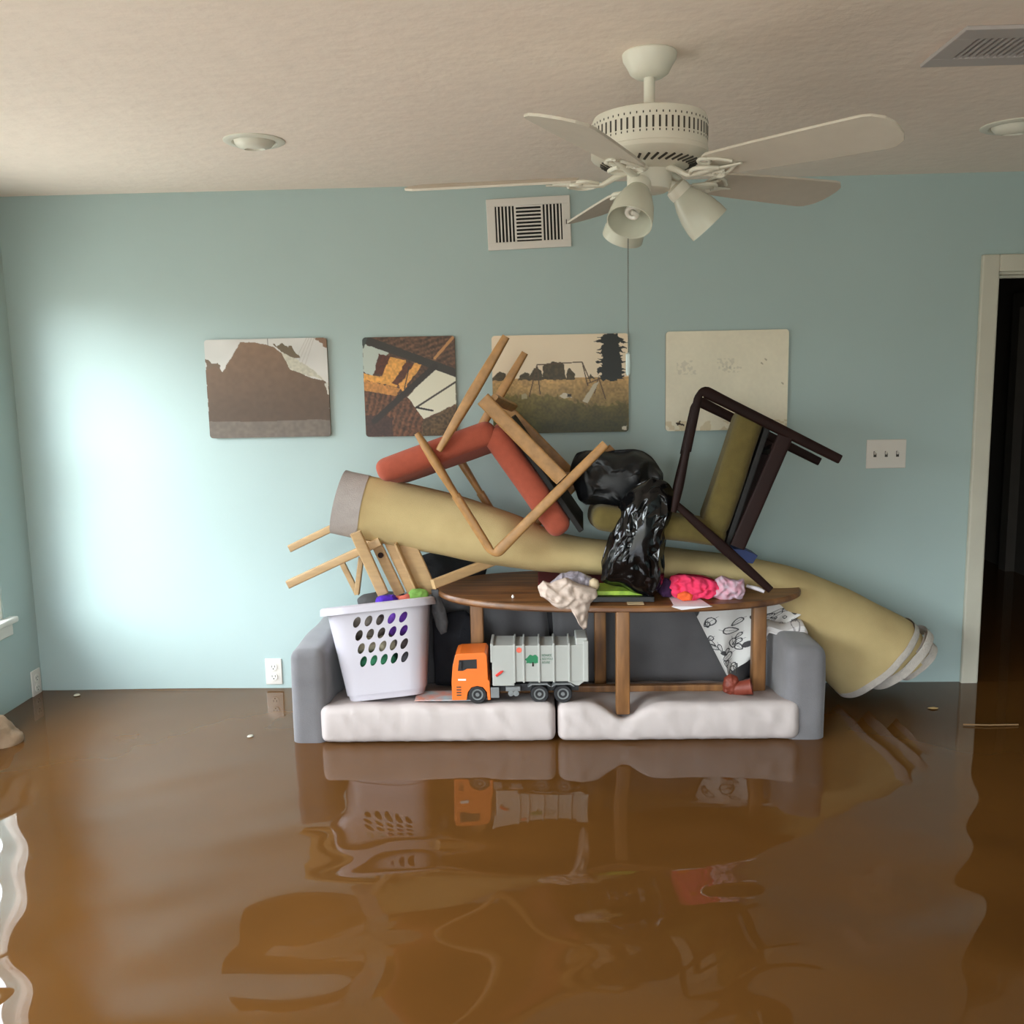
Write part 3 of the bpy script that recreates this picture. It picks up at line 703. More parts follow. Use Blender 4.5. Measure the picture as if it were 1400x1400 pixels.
# ------------------------------------------------------------------ two lounge chairs of one kind, upside down on the pile
def seg(p, q, n): return [p.lerp(q, i/n) for i in range(n+1)]
def round_corner(a, k, b, r=.035, n=7):
    u = (a-k).normalized(); v = (b-k).normalized(); p0, p1 = k+u*r, k+v*r
    return [a]+[a.lerp(p0, .5)]+[(p0*(1-t)**2+k*2*t*(1-t)+p1*t*t) for t in [i/n for i in range(n+1)]]+[p1.lerp(b, .5), b]
def lounge_chair(name, label, yn, O, foot, knee, armend, rfoot, rjoin, rail, slat_px, seat, back, mw, mf, webbing, cw):
    """pixel outlines of the near side frame at depth yn; O = vector to the far side frame"""
    P = lambda q: at(q[0], q[1], yn)
    nearf = {k: P(v) for k, v in dict(foot=foot, knee=knee, arm=armend, rfoot=rfoot, rjoin=rjoin, r0=rail[0], r1=rail[1]).items()}
    zs = min(v.z for v in nearf.values())
    t = thing(name, label, 'chair', nearf['knee']+O*.5)
    rf = O.normalized()
    for off in (Vector((0, 0, 0)), O):
        g = {k: v+off for k, v in nearf.items()}
        path = round_corner(g['foot'], g['knee'], g['knee'].lerp(g['arm'], .5))
        L = len(path); wl_ = []
        for i in range(L):
            s_ = i/(L-1); wl_.append((.014+.006*math.sin(min(1, s_*1.6)*PI)*(s_ < .62)-.005*math.exp(-((s_-.55)/.25)**2)+.002, .014))
        M().sweep(path[:2]+seg(path[1], path[2], 3)[1:-1]+path[2:], [wl_[0], wl_[1]]+[wl_[1]]*2+wl_[2:], rf, 14, 3.5).build('front_leg', mw, t, smooth=True)
        M().sweep(seg(g['knee'].lerp(g['arm'], .48), g['arm'], 5), [(.012, .016), (.013, .020), (.015, .023), (.016, .023), (.014, .021), (.010, .014)], rf, 14, 3).build('armrest', mw, t, smooth=True)
        M().sweep(seg(g['rfoot'], g['rjoin'], 4), [(.013, .013), (.017, .014), (.019, .014), (.016, .014), (.011, .012)], rf, 14, 4).build('rear_leg', mw, t, smooth=True)
        M().sweep(seg(g['r0'], g['r1'], 2), (.026, .011), rf, 16, 6).build('side_rail', mw, t, smooth=True)
    for (a, w_) in slat_px:
        p = P(a); M().sweep([p, p+O], (w_, .011), (nearf['r1']-nearf['r0']).normalized(), 14, 5).build('cross_rail', mw, t, smooth=True)
    def cushion(ax, th, nm, m_):
        a, b_ = P(ax[0]), P(ax[1]); d = (b_-a); L_ = d.length; d.normalize()
        lat = (O-d*O.dot(d)); dep = lat.length; lat.normalize(); nn_ = d.cross(lat)
        mid = O*.5+(a+b_)*.5
        T = Matrix.Translation(mid) @ Matrix((d, lat, nn_)).transposed().to_4x4()
        M().rbox(-L_/2, L_/2, -cw/2, cw/2, -th/2, th/2, th*.42, 5, T=T, div=(14, 12, 2), disp=soft(.004, 6)).build(nm, m_, t, smooth=True)
        return T, L_
    cushion(back[0], back[1], 'back_cushion', mf)
    T, L_ = cushion(seat[0], seat[1], 'seat_cushion', mf)
    s_ = webbing
    M().rbox(-L_/2+.01, L_/2+.03, -cw/2+.02, cw/2-.02, s_*(seat[1]/2+.016)-.012, s_*(seat[1]/2+.016)+.008, .004, 2, T=T).build('seat_base', m_black, t)
    return t
On = at(716, 484, -.16)-at(690, 462, -.60)
lounge_chair('lounge_chair', 'upturned wooden armchair with rust orange seat and back cushions on the rolled rug', -.60, On,
    (828, 607), (675, 760), (570, 592), (692, 460), (600, 616), ((660, 545), (768, 655)), (((674, 545), .018), ((760, 652), .018)),
    (((662, 578), (762, 722)), .092), (((668, 590), (504, 648)), .088), m_teak, m_orange, 1, .40)
Od = at(1120, 632, -.20)-at(1148, 629, -.62)
lounge_chair('lounge_chair', 'upturned dark wood armchair with olive green cushions leaning on the pile', -.62, Od,
    (1148, 628), (957, 532), (921, 700), (1053, 806), (924, 690), ((1074, 596), (1008, 748)), (((1062, 612), .018), ((1012, 738), .018)),
    (((1034, 556), (976, 728)), .098), (((985, 732), (800, 706)), .092), m_dwood, m_green, 1, .38)

# ------------------------------------------------------------------ rolled rug
def loftrug(stations, n=64, seed=0, thick=None):
    """stations: (centre, axis dir, half height, half depth, tilt)"""
    V = []; Fc = []
    for c_, ax, hh, hd in stations:
        ax = Vector(ax).normalized(); b_ = Vector((0, 1, 0)); b_ = (b_-ax*b_.dot(ax)).normalized(); a_ = ax.cross(b_)
        for j in range(n):
            th = 2*PI*j/n; k = 1+.025*mn.noise(Vector((c_.x*6, math.cos(th)*2+seed, math.sin(th)*2)))
            V.append(c_+a_*math.cos(th)*hh*k+b_*math.sin(th)*hd*k)
    for i in range(len(stations)-1):
        for j in range(n): Fc.append((i*n+j, i*n+(j+1) % n, (i+1)*n+(j+1) % n, (i+1)*n+j))
    return V, Fc
K = [  # px, py (centre), half across (px), half depth (m), y
    (463, 686, 44, .105, -.34), (480, 690, 44, .105, -.34), (520, 698, 44, .105, -.34), (560, 706, 44, .105, -.34), (610, 717, 43, .107, -.34), (650, 727, 41, .11, -.34), (700, 740, 36, .115, -.34), (745, 752, 29, .12, -.34),
    (790, 759, 25, .12, -.34), (840, 763, 23, .12, -.33), (900, 769, 22, .12, -.32), (960, 776, 22, .12, -.31), (1010, 783, 22, .12, -.30), (1050, 792, 24, .12, -.29), (1080, 804, 29, .125, -.28), (1103, 821, 38, .13, -.27), (1128, 844, 51, .14, -.25), (1155, 868, 61, .15, -.24), (1178, 886, 67, .16, -.23), (1194, 898, 70, .162, -.23)]
def stations(K, sub=4):
    P = [(at(k[0], k[1], k[4]), k[2]*((k[4]-CAM.y)*math.cos(TH)*1.02)/F, k[3]) for k in K]
    S = []
    for i in range(len(P)-1):
        for s_ in range(sub):
            t_ = s_/sub; p0 = P[max(i-1, 0)]; p1 = P[i]; p2 = P[i+1]; p3 = P[min(i+2, len(P)-1)]
            f_ = lambda a, b_, c_, d: .5*((2*b_)+(c_-a)*t_+(2*a-5*b_+4*c_-d)*t_*t_+(3*b_-a-3*c_+d)*t_**3)
            S.append((f_(p0[0], p1[0], p2[0], p3[0]), f_(p0[1], p1[1], p2[1], p3[1]), f_(p0[2], p1[2], p2[2], p3[2])))
    S.append(P[-1])
    out = []
    for i, s_ in enumerate(S):
        d = S[min(i+1, len(S)-1)][0]-S[max(i-1, 0)][0]; out.append((s_[0], d.normalized(), s_[1], s_[2]))
    return out
rug = thing('rolled_rug', 'long rolled up beige rug draped across the pile, ends sticking out', 'rug', at(840, 785, -.33))
ST = stations(K)
# end frames: turn the end planes the way the cut ends face
endax = Vector((.62, 0, -.62)).normalized()
for q in range(1, 14):
    w_ = (14-q)/13; c_, ax, hh, hd = ST[-q]; ST[-q] = (c_, (ax.lerp(endax, w_*.9)).normalized(), hh, hd)
V, Fc = loftrug(ST[5:])
g = M().add(V, Fc)
# inner wall so the ends show thickness
body = g.build('rug_body', m_rug, rug, smooth=True)
V, Fc = loftrug([ (c_, ax, hh*1.012+.001, hd*1.012+.001) for c_, ax, hh, hd in ST[0:7]], seed=0)
lb = M().add(V, Fc); nb = 64
def cap_ring(mm, st, inner):
    c_, ax, hh, hd = st; ax = Vector(ax).normalized(); b_ = Vector((0, 1, 0)); b_ = (b_-ax*b_.dot(ax)).normalized(); a_ = ax.cross(b_)
    k = [c_+a_*math.cos(2*PI*j/64)*hh*f_+b_*math.sin(2*PI*j/64)*hd*f_ for f_ in inner for j in range(64)]
    mm.add(k, [(i*64+j, i*64+(j+1) % 64, (i+1)*64+(j+1) % 64, (i+1)*64+j) for i in range(len(inner)-1) for j in range(64)])
cap_ring(lb, ST[0], (1, .88)); lbo = lb.build('edge_binding', mat('rug_binding_grey', (176, 166, 160), .95, var=.1, scale=30, bump=.3, bscale=200), rug, smooth=True)
lbo['label'] = 'grey binding along the left end'
def spiral(mm, st, dx):
    """wound layers seen at a cut end"""
    c_, ax, hh, hd = st; ax = Vector(ax).normalized(); b_ = Vector((0, 1, 0)); b_ = (b_-ax*b_.dot(ax)).normalized(); a_ = ax.cross(b_)
    for turn in range(4):
        f0, f1 = 1-.22*turn, 1-.22*turn-.15
        k = []
        for off in (0, 1):
            for f_ in (f0, f1):
                for j in range(64): k.append(c_+ax*(dx-.05*off)+a_*math.cos(2*PI*j/64)*hh*f_+b_*math.sin(2*PI*j/64)*hd*f_)
        q = []
        for j in range(64):
            j2 = (j+1) % 64; q += [(j, j2, 64+j2, 64+j), (64+j, 64+j2, 192+j2, 192+j), (j2, j, 128+j, 128+j2)]
        mm.add(k, q)
sp = M(); spiral(sp, ST[0], .052); sp.build('wound_layers', m_rug, rug)
# right end: three telescoped layers, each with its pale selvedge
def endlayer(pc, half, hd, y, length, nm):
    c_ = at(pc[0], pc[1], y); hh = half*((y-CAM.y)*1.0)/F
    mm = M(); V = []; n = 64
    b_ = Vector((0, 1, 0)); a_ = endax.cross(b_)
    prof = [(-length, 1.0), (0, 1.0), (.004, .985), (.004, .90), (0, .89), (-length, .89)]
    for dx, f_ in prof:
        for j in range(n):
            th = 2*PI*j/n; k = f_*(1+.02*mn.noise(Vector((math.cos(th)*3, math.sin(th)*3, y*7+half)))); V.append(c_+endax*(dx+.006*mn.noise(Vector((math.cos(th)*2, math.sin(th)*2, half))))+a_*math.cos(th)*hh*k+b_*math.sin(th)*hd*k)
    Fc = [(i*n+j, i*n+(j+1) % n, (i+1)*n+(j+1) % n, (i+1)*n+j) for i in range(len(prof)-1) for j in range(n)]
    return mm.add(V, Fc).build(nm, m_rugedge, rug, smooth=True, auto=60)
endlayer((1200, 902), 72, .166, -.232, .026, 'selvedge')
endlayer((1231, 902), 56, .128, -.225, .034, 'selvedge')
endlayer((1254, 905), 34, .082, -.22, .030, 'selvedge')
# inner layers behind the selvedges
ih = M()
for pc, half, hd in (((1222, 900), 50, .12), ((1247, 904), 31, .078)):
    c_ = at(pc[0], pc[1], -.225); hh = half*3.655/F; b_ = Vector((0, 1, 0)); a_ = endax.cross(b_)
    k = [c_+endax*dx+a_*math.cos(2*PI*j/48)*hh+b_*math.sin(2*PI*j/48)*hd for dx in (-.06, .0) for j in range(48)]
    ih.add(k, [(j, (j+1) % 48, 48+(j+1) % 48, 48+j) for j in range(48)]+[tuple(range(48, 96))])
ih.build('inner_roll', m_rug, rug, smooth=True)

# ------------------------------------------------------------------ light wooden chair, overturned on the left
ch_ = thing('wooden_chair', 'overturned pale beech chair under the left end of the rug, legs poking left', 'chair', at(520, 790, -.3))
def plank(nm, p, q, y0, y1, w, t_, m_=m_lwood, ref=(0, 1, 0)):
    return M().bar(at(p[0], p[1], y0), at(q[0], q[1], y1), w, t_, ref).build(nm, m_, ch_, smooth=True)
plank('leg', (396, 750), (540, 680), -.18, -.14, .030, .034)
plank('leg', (394, 799), (520, 740), -.42, -.40, .032, .036)
plank('leg', (592, 799), (700, 757), -.47, -.28, .036, .030)
plank('stretcher', (467, 768), (489, 812), -.30, -.30, .022, .018)
plank('stretcher', (494, 762), (488, 812), -.36, -.36, .020, .030)
plank('back_post', (486, 728), (524, 812), -.46, -.43, .042, .022)
plank('crossbar', (500, 742), (524, 738), -.40, -.30, .016, .05)
pk = M(); pk.bar(at(512, 738, -.38), at(547, 812, -.36), .040, .02); pk.build('seat_slat', m_lwood, ch_, smooth=True)
plank('seat_slat', (532, 738), (566, 812), -.37, -.35, .044, .02)
plank('seat_slat', (556, 742), (588, 812), -.385, -.365, .066, .02)
plank('seat_edge', (541, 742), (572, 812), -.41, -.39, .010, .05)
kn = M(); kc = at(520.5, 759, -.392); kn.lathe([(.011, 0), (.011, .004), (.0001, .004)], 20, T=Matrix.Translation(kc) @ Matrix.Rotation(PI/2, 4, 'X')); kn.build('bolt_hole', m_dwood, ch_)

# ------------------------------------------------------------------ black bag, two lobes
bag = thing('trash_bag', 'glossy black plastic trash bag slumped over the rug between the chairs', 'bag', at(880, 815, -.58))
O2 = lambda px, y: [(lambda v: (v.x, v.z))(at(a, b_, y)) for a, b_ in px]
def crinkle(outline, y0, df, db, rings, nang, jit, seed, folds):
    """crumpled thin plastic: a coarse jittered hull in flat facets, smoothed once by a subdivision with hard folds kept"""
    import bmesh
    m_ = M().puff(O2(outline, y0), y0, df, db, rings, nang, 0, 1, seed)
    rs = random.Random(seed); V = []; half = len(m_.v)//2
    for v in m_.v:
        p = Vector(v); f_ = mn.noise(Vector((p.x*folds[0], p.y*9, p.z*folds[1]))+Vector((seed, 0, 0)))
        p.y -= jit*1.5*(1-abs(f_)*3)+rs.uniform(-jit, jit)*.55
        p.x += rs.uniform(-jit, jit)*.5; p.z += rs.uniform(-jit, jit)*.6
        V.append(p if len(V) % half > nang*2 else Vector(v)+Vector((0, -jit*.6, 0)))
    m_.v = [tuple(p) for p in V]
    F2 = []; 
    for q in m_.f:
        if len(q) == 4 and rs.random() < .5: F2 += [(q[0], q[1], q[2]), (q[0], q[2], q[3])]
        elif len(q) == 4: F2 += [(q[0], q[1], q[3]), (q[1], q[2], q[3])]
        else: F2.append(q)
    m_.f = F2; m_.mi = [0]*len(F2)
    return m_
def finish(o):
    o.data.polygons.foreach_set('use_smooth', [True]*len(o.data.polygons))
    import bmesh
    bm = bmesh.new(); bm.from_mesh(o.data); lay = bm.edges.layers.float.get('crease_edge') or bm.edges.layers.float.new('crease_edge')
    for e in bm.edges:
        e.smooth = True
        if len(e.link_faces) == 2: e[lay] = min(.75, max(0, (e.calc_face_angle(0)-.35)*.9))
    bm.to_mesh(o.data); bm.free()
    sb = o.modifiers.new('subdivision', 'SUBSURF'); sb.levels = 2; sb.render_levels = 2
finish(crinkle([(780, 645), (784, 626), (798, 614), (830, 617), (872, 613), (890, 622), (908, 650), (900, 690), (868, 716), (846, 700), (822, 692), (790, 684), (783, 664)], -.40, .10, .08, 8, 28, .011, 3, (14, 9)).build('bag_top', m_bag2, bag))
finish(crinkle([(866, 664), (896, 651), (919, 662), (922, 690), (913, 722), (908, 760), (905, 800), (894, 816), (872, 813), (850, 801), (822, 797), (821, 778), (830, 742), (838, 722), (845, 700), (852, 678)], -.56, .080, .08, 9, 34, .011, 6, (22, 5)).build('bag_body', m_bag, bag))

# ------------------------------------------------------------------ laundry basket
def basket():
    c_ = at(530, 941, -.47); rotz = math.radians(5)
    T = Matrix.Translation((1.602, -.470, .150)) @ Matrix.Rotation(math.radians(-5.8), 4, 'Y') @ Matrix.Rotation(math.radians(-13), 4, 'X') @ Matrix.Rotation(rotz, 4, 'Z')
    H = .325
    t = thing('laundry_basket', 'white plastic laundry basket with rows of oval holes on the left cushion', 'basket', T.translation)
    def S(u, v, ins=0):
        """u runs round the wall, v up"""
        a, b_ = .148+.045*v-ins, .118+.040*v-ins
        th = 2*PI*u; cc, ss = math.cos(th), math.sin(th); e = 5.
        return Vector((a*math.copysign(abs(cc)**(2/e), cc), b_*math.copysign(abs(ss)**(2/e), ss), H*v))
    # front wall patch (flat) with leaf holes, remaining wall plain
    V = []; Fc = []
    def front(x, v, ins):  # x in -1..1 across flat front
        a, b_ = .148+.045*v, .118+.040*v-ins
        xx = x*.86*a
        r_ = min(1, abs(xx)/(a-ins)); return Vector((xx, -b_*(1-r_**5)**(1/5), H*v))
    mm = M(); nc, nr = 5, 4; N = 32
    gx0, gx1, gv0, gv1 = -.60, .74, .30, .90
    def cellring(x0, x1, v0, v1):
        out = []
        for i in range(N):
            s_ = i/N*4; k = int(s_); f_ = s_-k
            out.append([(x0+(x1-x0)*f_, v0), (x1, v0+(v1-v0)*f_), (x1-(x1-x0)*f_, v1), (x0, v1-(v1-v0)*f_)][k])
        return out
    def quadpatch(x0, x1, v0, v1, nx_, nv_):
        for ins in (0, .003):
            k = [front(x0+(x1-x0)*i/nx_, v0+(v1-v0)*j/nv_, ins) for j in range(nv_+1) for i in range(nx_+1)]
            mm.add(k, [(j*(nx_+1)+i, j*(nx_+1)+i+1, (j+1)*(nx_+1)+i+1, (j+1)*(nx_+1)+i) for j in range(nv_) for i in range(nx_)])
    for r_ in range(nr):
        for q in range(nc):
            x0 = gx0+(gx1-gx0)*q/nc; x1 = gx0+(gx1-gx0)*(q+1)/nc; v0 = gv0+(gv1-gv0)*r_/nr; v1 = gv0+(gv1-gv0)*(r_+1)/nr
            ring = cellring(x0, x1, v0, v1); xm, vm = (x0+x1)/2, (v0+v1)/2; hole = []
            for (xx, vv) in ring:
                an = math.atan2((vv-vm)/(v1-v0), (xx-xm)/(x1-x0)); 
                rr_ = 1/math.sqrt((math.cos(an-.85)/.47)**2+(math.sin(an-.85)/.27)**2)
                hole.append((xm+(x1-x0)*rr_*math.cos(an), vm+(v1-v0)*rr_*math.sin(an)))
            k = [front(a, b_, 0) for a, b_ in ring]+[front(a, b_, 0) for a, b_ in hole]+[front(a, b_, .003) for a, b_ in hole]+[front(a, b_, .003) for a, b_ in ring]
            f_ = []
            for i in range(N):
                j = (i+1) % N; f_ += [(i, j, N+j, N+i), (N+i, N+j, 2*N+j, 2*N+i), (2*N+i, 2*N+j, 3*N+j, 3*N+i)]
            mm.add(k, f_)
    quadpatch(-1, gx0, 0, 1, 12, 16); quadpatch(gx1, 1, 0, 1, 8, 16); quadpatch(gx0, gx1, 0, gv0, 10, 6); quadpatch(gx0, gx1, gv1, 1, 10, 4)
    # rest of the wall: from x=+.86a round the back to x=-.86a
    for ins in (0, .003):
        k = []; nu, nv = 90, 14
        def thx(x): # angle where the superellipse reaches |x|/a on the front side
            return math.acos(abs(x)**2.5)
        t0 = -thx(.86); t1 = PI+thx(.86)
        for j in range(nv+1):
            v = j/nv
            for i in range(nu+1):
                th = t0+(t1-t0)*i/nu; k.append(S(th/(2*PI), v, ins))
        mm.add(k, [(j*(nu+1)+i, j*(nu+1)+i+1, (j+1)*(nu+1)+i+1, (j+1)*(nu+1)+i) for j in range(nv) for i in range(nu)])
    k = [S(i/96, 0) for i in range(96)]; mm.add(k, [tuple(range(96))])
    mm.v = [tuple(T @ Vector(p)) for p in mm.v]
    mm.build('basket_wall', m_plastic, t, smooth=True, auto=50)
    rm = M(); k = []
    prof = [(-.002, -.004), (.016, -.006), (.022, -.022), (.026, -.022), (.024, .002), (.016, .008), (.0, .008), (-.004, .004)]
    for o_, z_ in prof:
        for i in range(96):
            p = S(i/96, 1, 0); q = Vector((p.x, p.y, 0)).normalized(); k.append(T @ Vector((p.x+q.x*o_, p.y+q.y*o_, p.z+z_)))
    P_ = len(prof)
    rm.add(k, [(a*96+i, a*96+(i+1) % 96, ((a+1) % P_)*96+(i+1) % 96, ((a+1) % P_)*96+i) for a in range(P_) for i in range(96)])
    rm.build('rim', m_plastic, t, smooth=True)
    bs = M(); k = [T @ (Vector((S(i/64, 0).x*f_, S(i/64, 0).y*f_, z_))) for f_, z_ in ((.98, .004), (.93, -.022), (.86, -.024)) for i in range(64)]
    bs.add(k, [(a*64+i, a*64+(i+1) % 64, (a+1)*64+(i+1) % 64, (a+1)*64+i) for a in range(2) for i in range(64)]+[tuple(range(128, 192))]); bs.build('basket_base', m_plastic, t, smooth=True)
    return T, H
BT, BH = basket()
def cloth(name, label, px, y, df, db, m_, amp=.012, fr_=14, seed=0, cat='clothing', grp=None, rd=False, lean=0, nang=90, rings=16):
    o = M().puff(O2(px, y), y, df, db, rings, nang, amp, fr_, seed, ridged=rd, lean=lean).build(name, m_, smooth=True, auto=80)
    return tag(o, label, cat, grp)
fab = lambda n_, c_, v=.2: mat(n_, c_, .9, var=v, scale=18, bump=.25, bscale=120)
def lump(name, label, loc, size, m_, amp=.014, fr_=13, seed=0, cat='clothing'):
    s = M(); n1, n2 = 26, 40; V = []; Fc = []
    for i in range(n1+1):
        for j in range(n2):
            a = PI*i/n1; b_ = 2*PI*j/n2; d = Vector((math.sin(a)*math.cos(b_), math.sin(a)*math.sin(b_), math.cos(a)))
            p = Vector([math.copysign(abs(d[k])**.7, d[k])*size[k] for k in range(3)])
            p += d*amp*(mn.noise(p*fr_+Vector((seed, 0, 0)))*1.2+(1-abs(mn.noise(p*fr_*2+Vector((0, seed, 0))))*2.5)*.4)
            V.append(BT @ (Vector(loc)+p))
    for i in range(n1):
        for j in range(n2): Fc.append((i*n2+j, (i+1)*n2+j, (i+1)*n2+(j+1) % n2, i*n2+(j+1) % n2))
    return tag(s.add(V, Fc).build(name, m_, smooth=True, auto=80), label, cat)
lump('garment', 'green fabric at the bottom of the laundry basket, seen through the lowest holes', (-.035, -.03, .115), (.085, .070, .040), fab('green_fabric', (70, 150, 108)), seed=1)
lump('garment', 'dark grey clothing at the bottom right of the laundry basket, behind the holes', (.085, -.015, .10), (.045, .08, .045), fab('charcoal_fabric', (74, 72, 76)), seed=2)
lump('garment', 'pale cream garment bunched in the middle of the laundry basket, behind the holes', (-.03, -.03, .180), (.095, .075, .026), fab('cream_fabric', (178, 166, 140), .5), seed=3)
lump('garment', 'dark brown clothing behind the middle right holes of the laundry basket', (.095, -.02, .178), (.045, .085, .026), fab('brown_black_fabric', (84, 72, 70), .5), seed=4)
lump('garment', 'taupe grey clothing behind the upper left holes of the laundry basket', (-.05, -.03, .250), (.095, .085, .045), fab('taupe_fabric', (120, 110, 100), .4), seed=5)
lump('garment', 'violet clothing behind the upper right holes of the laundry basket', (.09, -.04, .250), (.062, .085, .048), fab('violet_fabric', (96, 44, 150), .5), seed=6)
bt = lambda x, y, z: (x, y, z)
lump('garment', 'crumpled purple cloth poking over the laundry basket rim', (.040, -.09, .335), (.042, .040, .022), fab('purple_cloth', (86, 36, 190), .4), amp=.010, fr_=22, seed=7)
lump('garment', 'coral red and pink cloth poking over the laundry basket rim', (.095, -.07, .336), (.032, .040, .016), fab('coral_cloth', (226, 116, 96), .3), amp=.010, fr_=22, seed=8)
lump('garment', 'lime green cloth at the right of the laundry basket rim', (.150, -.055, .338), (.032, .045, .020), fab('lime_cloth', (140, 190, 90), .4), amp=.012, fr_=22, seed=9)
lump('garment', 'grey fabric mounded behind the left of the laundry basket rim', (.0, .10, .34), (.09, .05, .03), fab('grey_mound', (92, 90, 90), .3), amp=.010, fr_=12, seed=10)
cloth('garment', 'grey cloth hanging off the right side of the laundry basket', [(590, 806), (600, 806), (606, 822), (613, 850), (611, 864), (603, 868), (596, 856), (591, 838)], -.42, .022, .03, fab('grey_cloth', (84, 84, 86)), .006, 20, 3)
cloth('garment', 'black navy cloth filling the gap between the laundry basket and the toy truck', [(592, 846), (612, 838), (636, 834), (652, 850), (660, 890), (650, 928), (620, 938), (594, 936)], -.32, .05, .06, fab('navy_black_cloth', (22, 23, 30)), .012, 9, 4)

# ------------------------------------------------------------------ toy refuse truck
def truck():
    yc, hw_ = -.545, .068; y0 = yc-hw_
    S_ = (y0-CAM.y)*1.0
    o = at(617, 958, y0); e_ = at(806, 958, y0); L = (e_-o).x
    zb = .140
    sc_ = L/189.   # metres per photo pixel on the near side
    X = lambda px: o.x+(px-617)*sc_
    Z = lambda py: zb+(961-py)*sc_*1.0
    t = thing('toy_truck', 'toy garbage truck with orange cab and grey ribbed body on the left cushion', 'toy', (X(711), yc, zb))
    m_o = mat('orange_toy_plastic', (236, 116, 42), .35); m_g = mat('grey_toy_plastic', (172, 172, 166), .4); m_k = mat('black_toy_plastic', (26, 26, 28), .5); m_r = mat('red_toy_plastic', (214, 50, 40), .4); m_h = mat('hub_grey', (120, 122, 122), .4)
    ya, yb = y0, yc+hw_
    # cab profile (side), window cut as two-part shell
    prof = [(618, 956), (618, 930), (620, 908), (624, 892), (630, 890), (664, 889), (667, 893), (668, 928), (670, 929), (671, 956), (667, 956), (666, 945), (661, 938), (653, 936), (645, 938), (640, 945), (638, 956)]
    cab = M(); cab.prism([(X(a), Z(b_)) for a, b_ in prof], ya+.004, yb-.004, lambda a, b_, d: (a, d, b_)); cb = cab.build('cab', m_o, t, bevel=.002)
    for (yy, s_) in ((ya+.0035, 1), (yb-.0035, -1)):
        win = M(); win.prism([(X(627), Z(914)), (X(629), Z(899)), (X(653), Z(898)), (X(653), Z(911)), (X(640), Z(911)), (X(634), Z(914))], yy, yy-.0012*s_, lambda a, b_, d: (a, d, b_)); win.build('side_window', m_k, cb)
    M().prism([(X(619.5), Z(909)), (X(623), Z(894)), (X(623.8), Z(894)), (X(620.3), Z(909))], ya+.012, yb-.012, lambda a, b_, d: (a-.0018, d, b_)).build('windscreen', m_k, cb)
    gr = M()
    for i in range(4): gr.box(X(624.5), X(631), ya+.0028, ya+.0042, Z(938+i*3.8), Z(936.4+i*3.8))
    gr.build('step_grille', m_slot, cb)
    M().box(X(618), X(670), ya+.008, yb-.008, Z(956), Z(950)).build('bumper', m_k, cb)
    lg = M(); lg.rbox(X(627), X(638), ya+.0028, ya+.0042, Z(928), Z(925.5), .0004); lg.build('door_badge', m_white, cb)
    mi = M(); mi.rbox(X(629), X(633), ya-.008, ya-.003, Z(911), Z(900), .002); mi.bar((X(631), ya-.004, Z(902)), (X(631), ya+.006, Z(902)), .003, .003, (0, 0, 1)); mi.build('mirror', m_k, cb)
    # chassis
    chs = M(); chs.box(X(664), X(792), yc-.035, yc+.035, Z(947), Z(937)); chs.box(X(671), X(683), ya+.006, yb-.006, Z(953), Z(938)); chs.build('chassis', m_k, t)
    M().rbox(X(671.5), X(683), ya+.002, ya+.02, Z(953), Z(938), .002).build('side_box', m_h, t)
    tk = M(); tk.rbox(X(692), X(712), ya+.004, ya+.03, Z(944), Z(938), .002)
    for q in (699, 706): tk.lathe([(.0001, -.001), (.0105, 0), (.0105, .022), (.0001, .023)], 20, T=Matrix.Translation((X(q), ya+.004, Z(947))) @ Matrix.Rotation(-PI/2, 4, 'X'))
    tk.build('air_tanks', m_h, t, smooth=True)
    # body: front hopper block, ribbed box, tail
    bd = M(); bd.rbox(X(674), X(704), ya+.002, yb-.002, Z(936), Z(879), .003, 2)
    bd.rbox(X(701), X(802), ya+.006, yb-.006, Z(931), Z(880), .003, 2)
    bd.rbox(X(672), X(676), ya+.002, yb-.002, Z(903), Z(877), .002, 1)
    for q in (704.5, 717, 738, 758, 779): bd.rbox(X(q)-.0035, X(q)+.0035, ya, yb, Z(931.5), Z(877), .0015, 1)
    bd.rbox(X(798), X(805), ya, yb, Z(931), Z(874), .003, 2); bd.rbox(X(788), X(804), ya+.01, yb-.01, Z(881), Z(870.5), .004, 2)
    bd.prism([(X(776), Z(931)), (X(800), Z(931)), (X(792), Z(937)), (X(788), Z(937))], ya+.01, yb-.01, lambda a, b_, d: (a, d, b_))
    bo = bd.build('refuse_body', m_g, t)
    fd = M()
    for c0 in (738, 770): fd.prism([(X(c0-16), Z(938)), (X(c0-11), Z(933.5)), (X(c0+11), Z(933.5)), (X(c0+16), Z(938)), (X(c0+14), Z(938)), (X(c0+10), Z(935.4)), (X(c0-10), Z(935.4)), (X(c0-14), Z(938))], ya+.004, ya+.04, lambda a, b_, d: (a, d, b_))
    fd.build('mudguards', m_h, t)
    lv = M(); lv.bar((X(679), ya-.003, Z(921)), (X(687), ya-.003, Z(915)), .009, .005); lv.bar((X(684), ya-.003, Z(917)), (X(689), ya-.003, Z(914)), .004, .004); lv.build('red_lever', m_r, t, smooth=True)
    M().lathe([(.0098, 0), (.0098, .002), (.0001, .002)], 24, T=Matrix.Translation((X(711), ya+.0060, Z(886))) @ Matrix.Rotation(PI/2, 4, 'X')).build('red_button', mat('salmon_plastic', (232, 106, 84), .4), t)
    # tree emblem and three lines of small grey-green lettering
    tr = M(); yy = ya+.0052; m_t = mat('emblem_green', (34, 120, 78), .5); k0 = M(); n_ = 40; poly = []
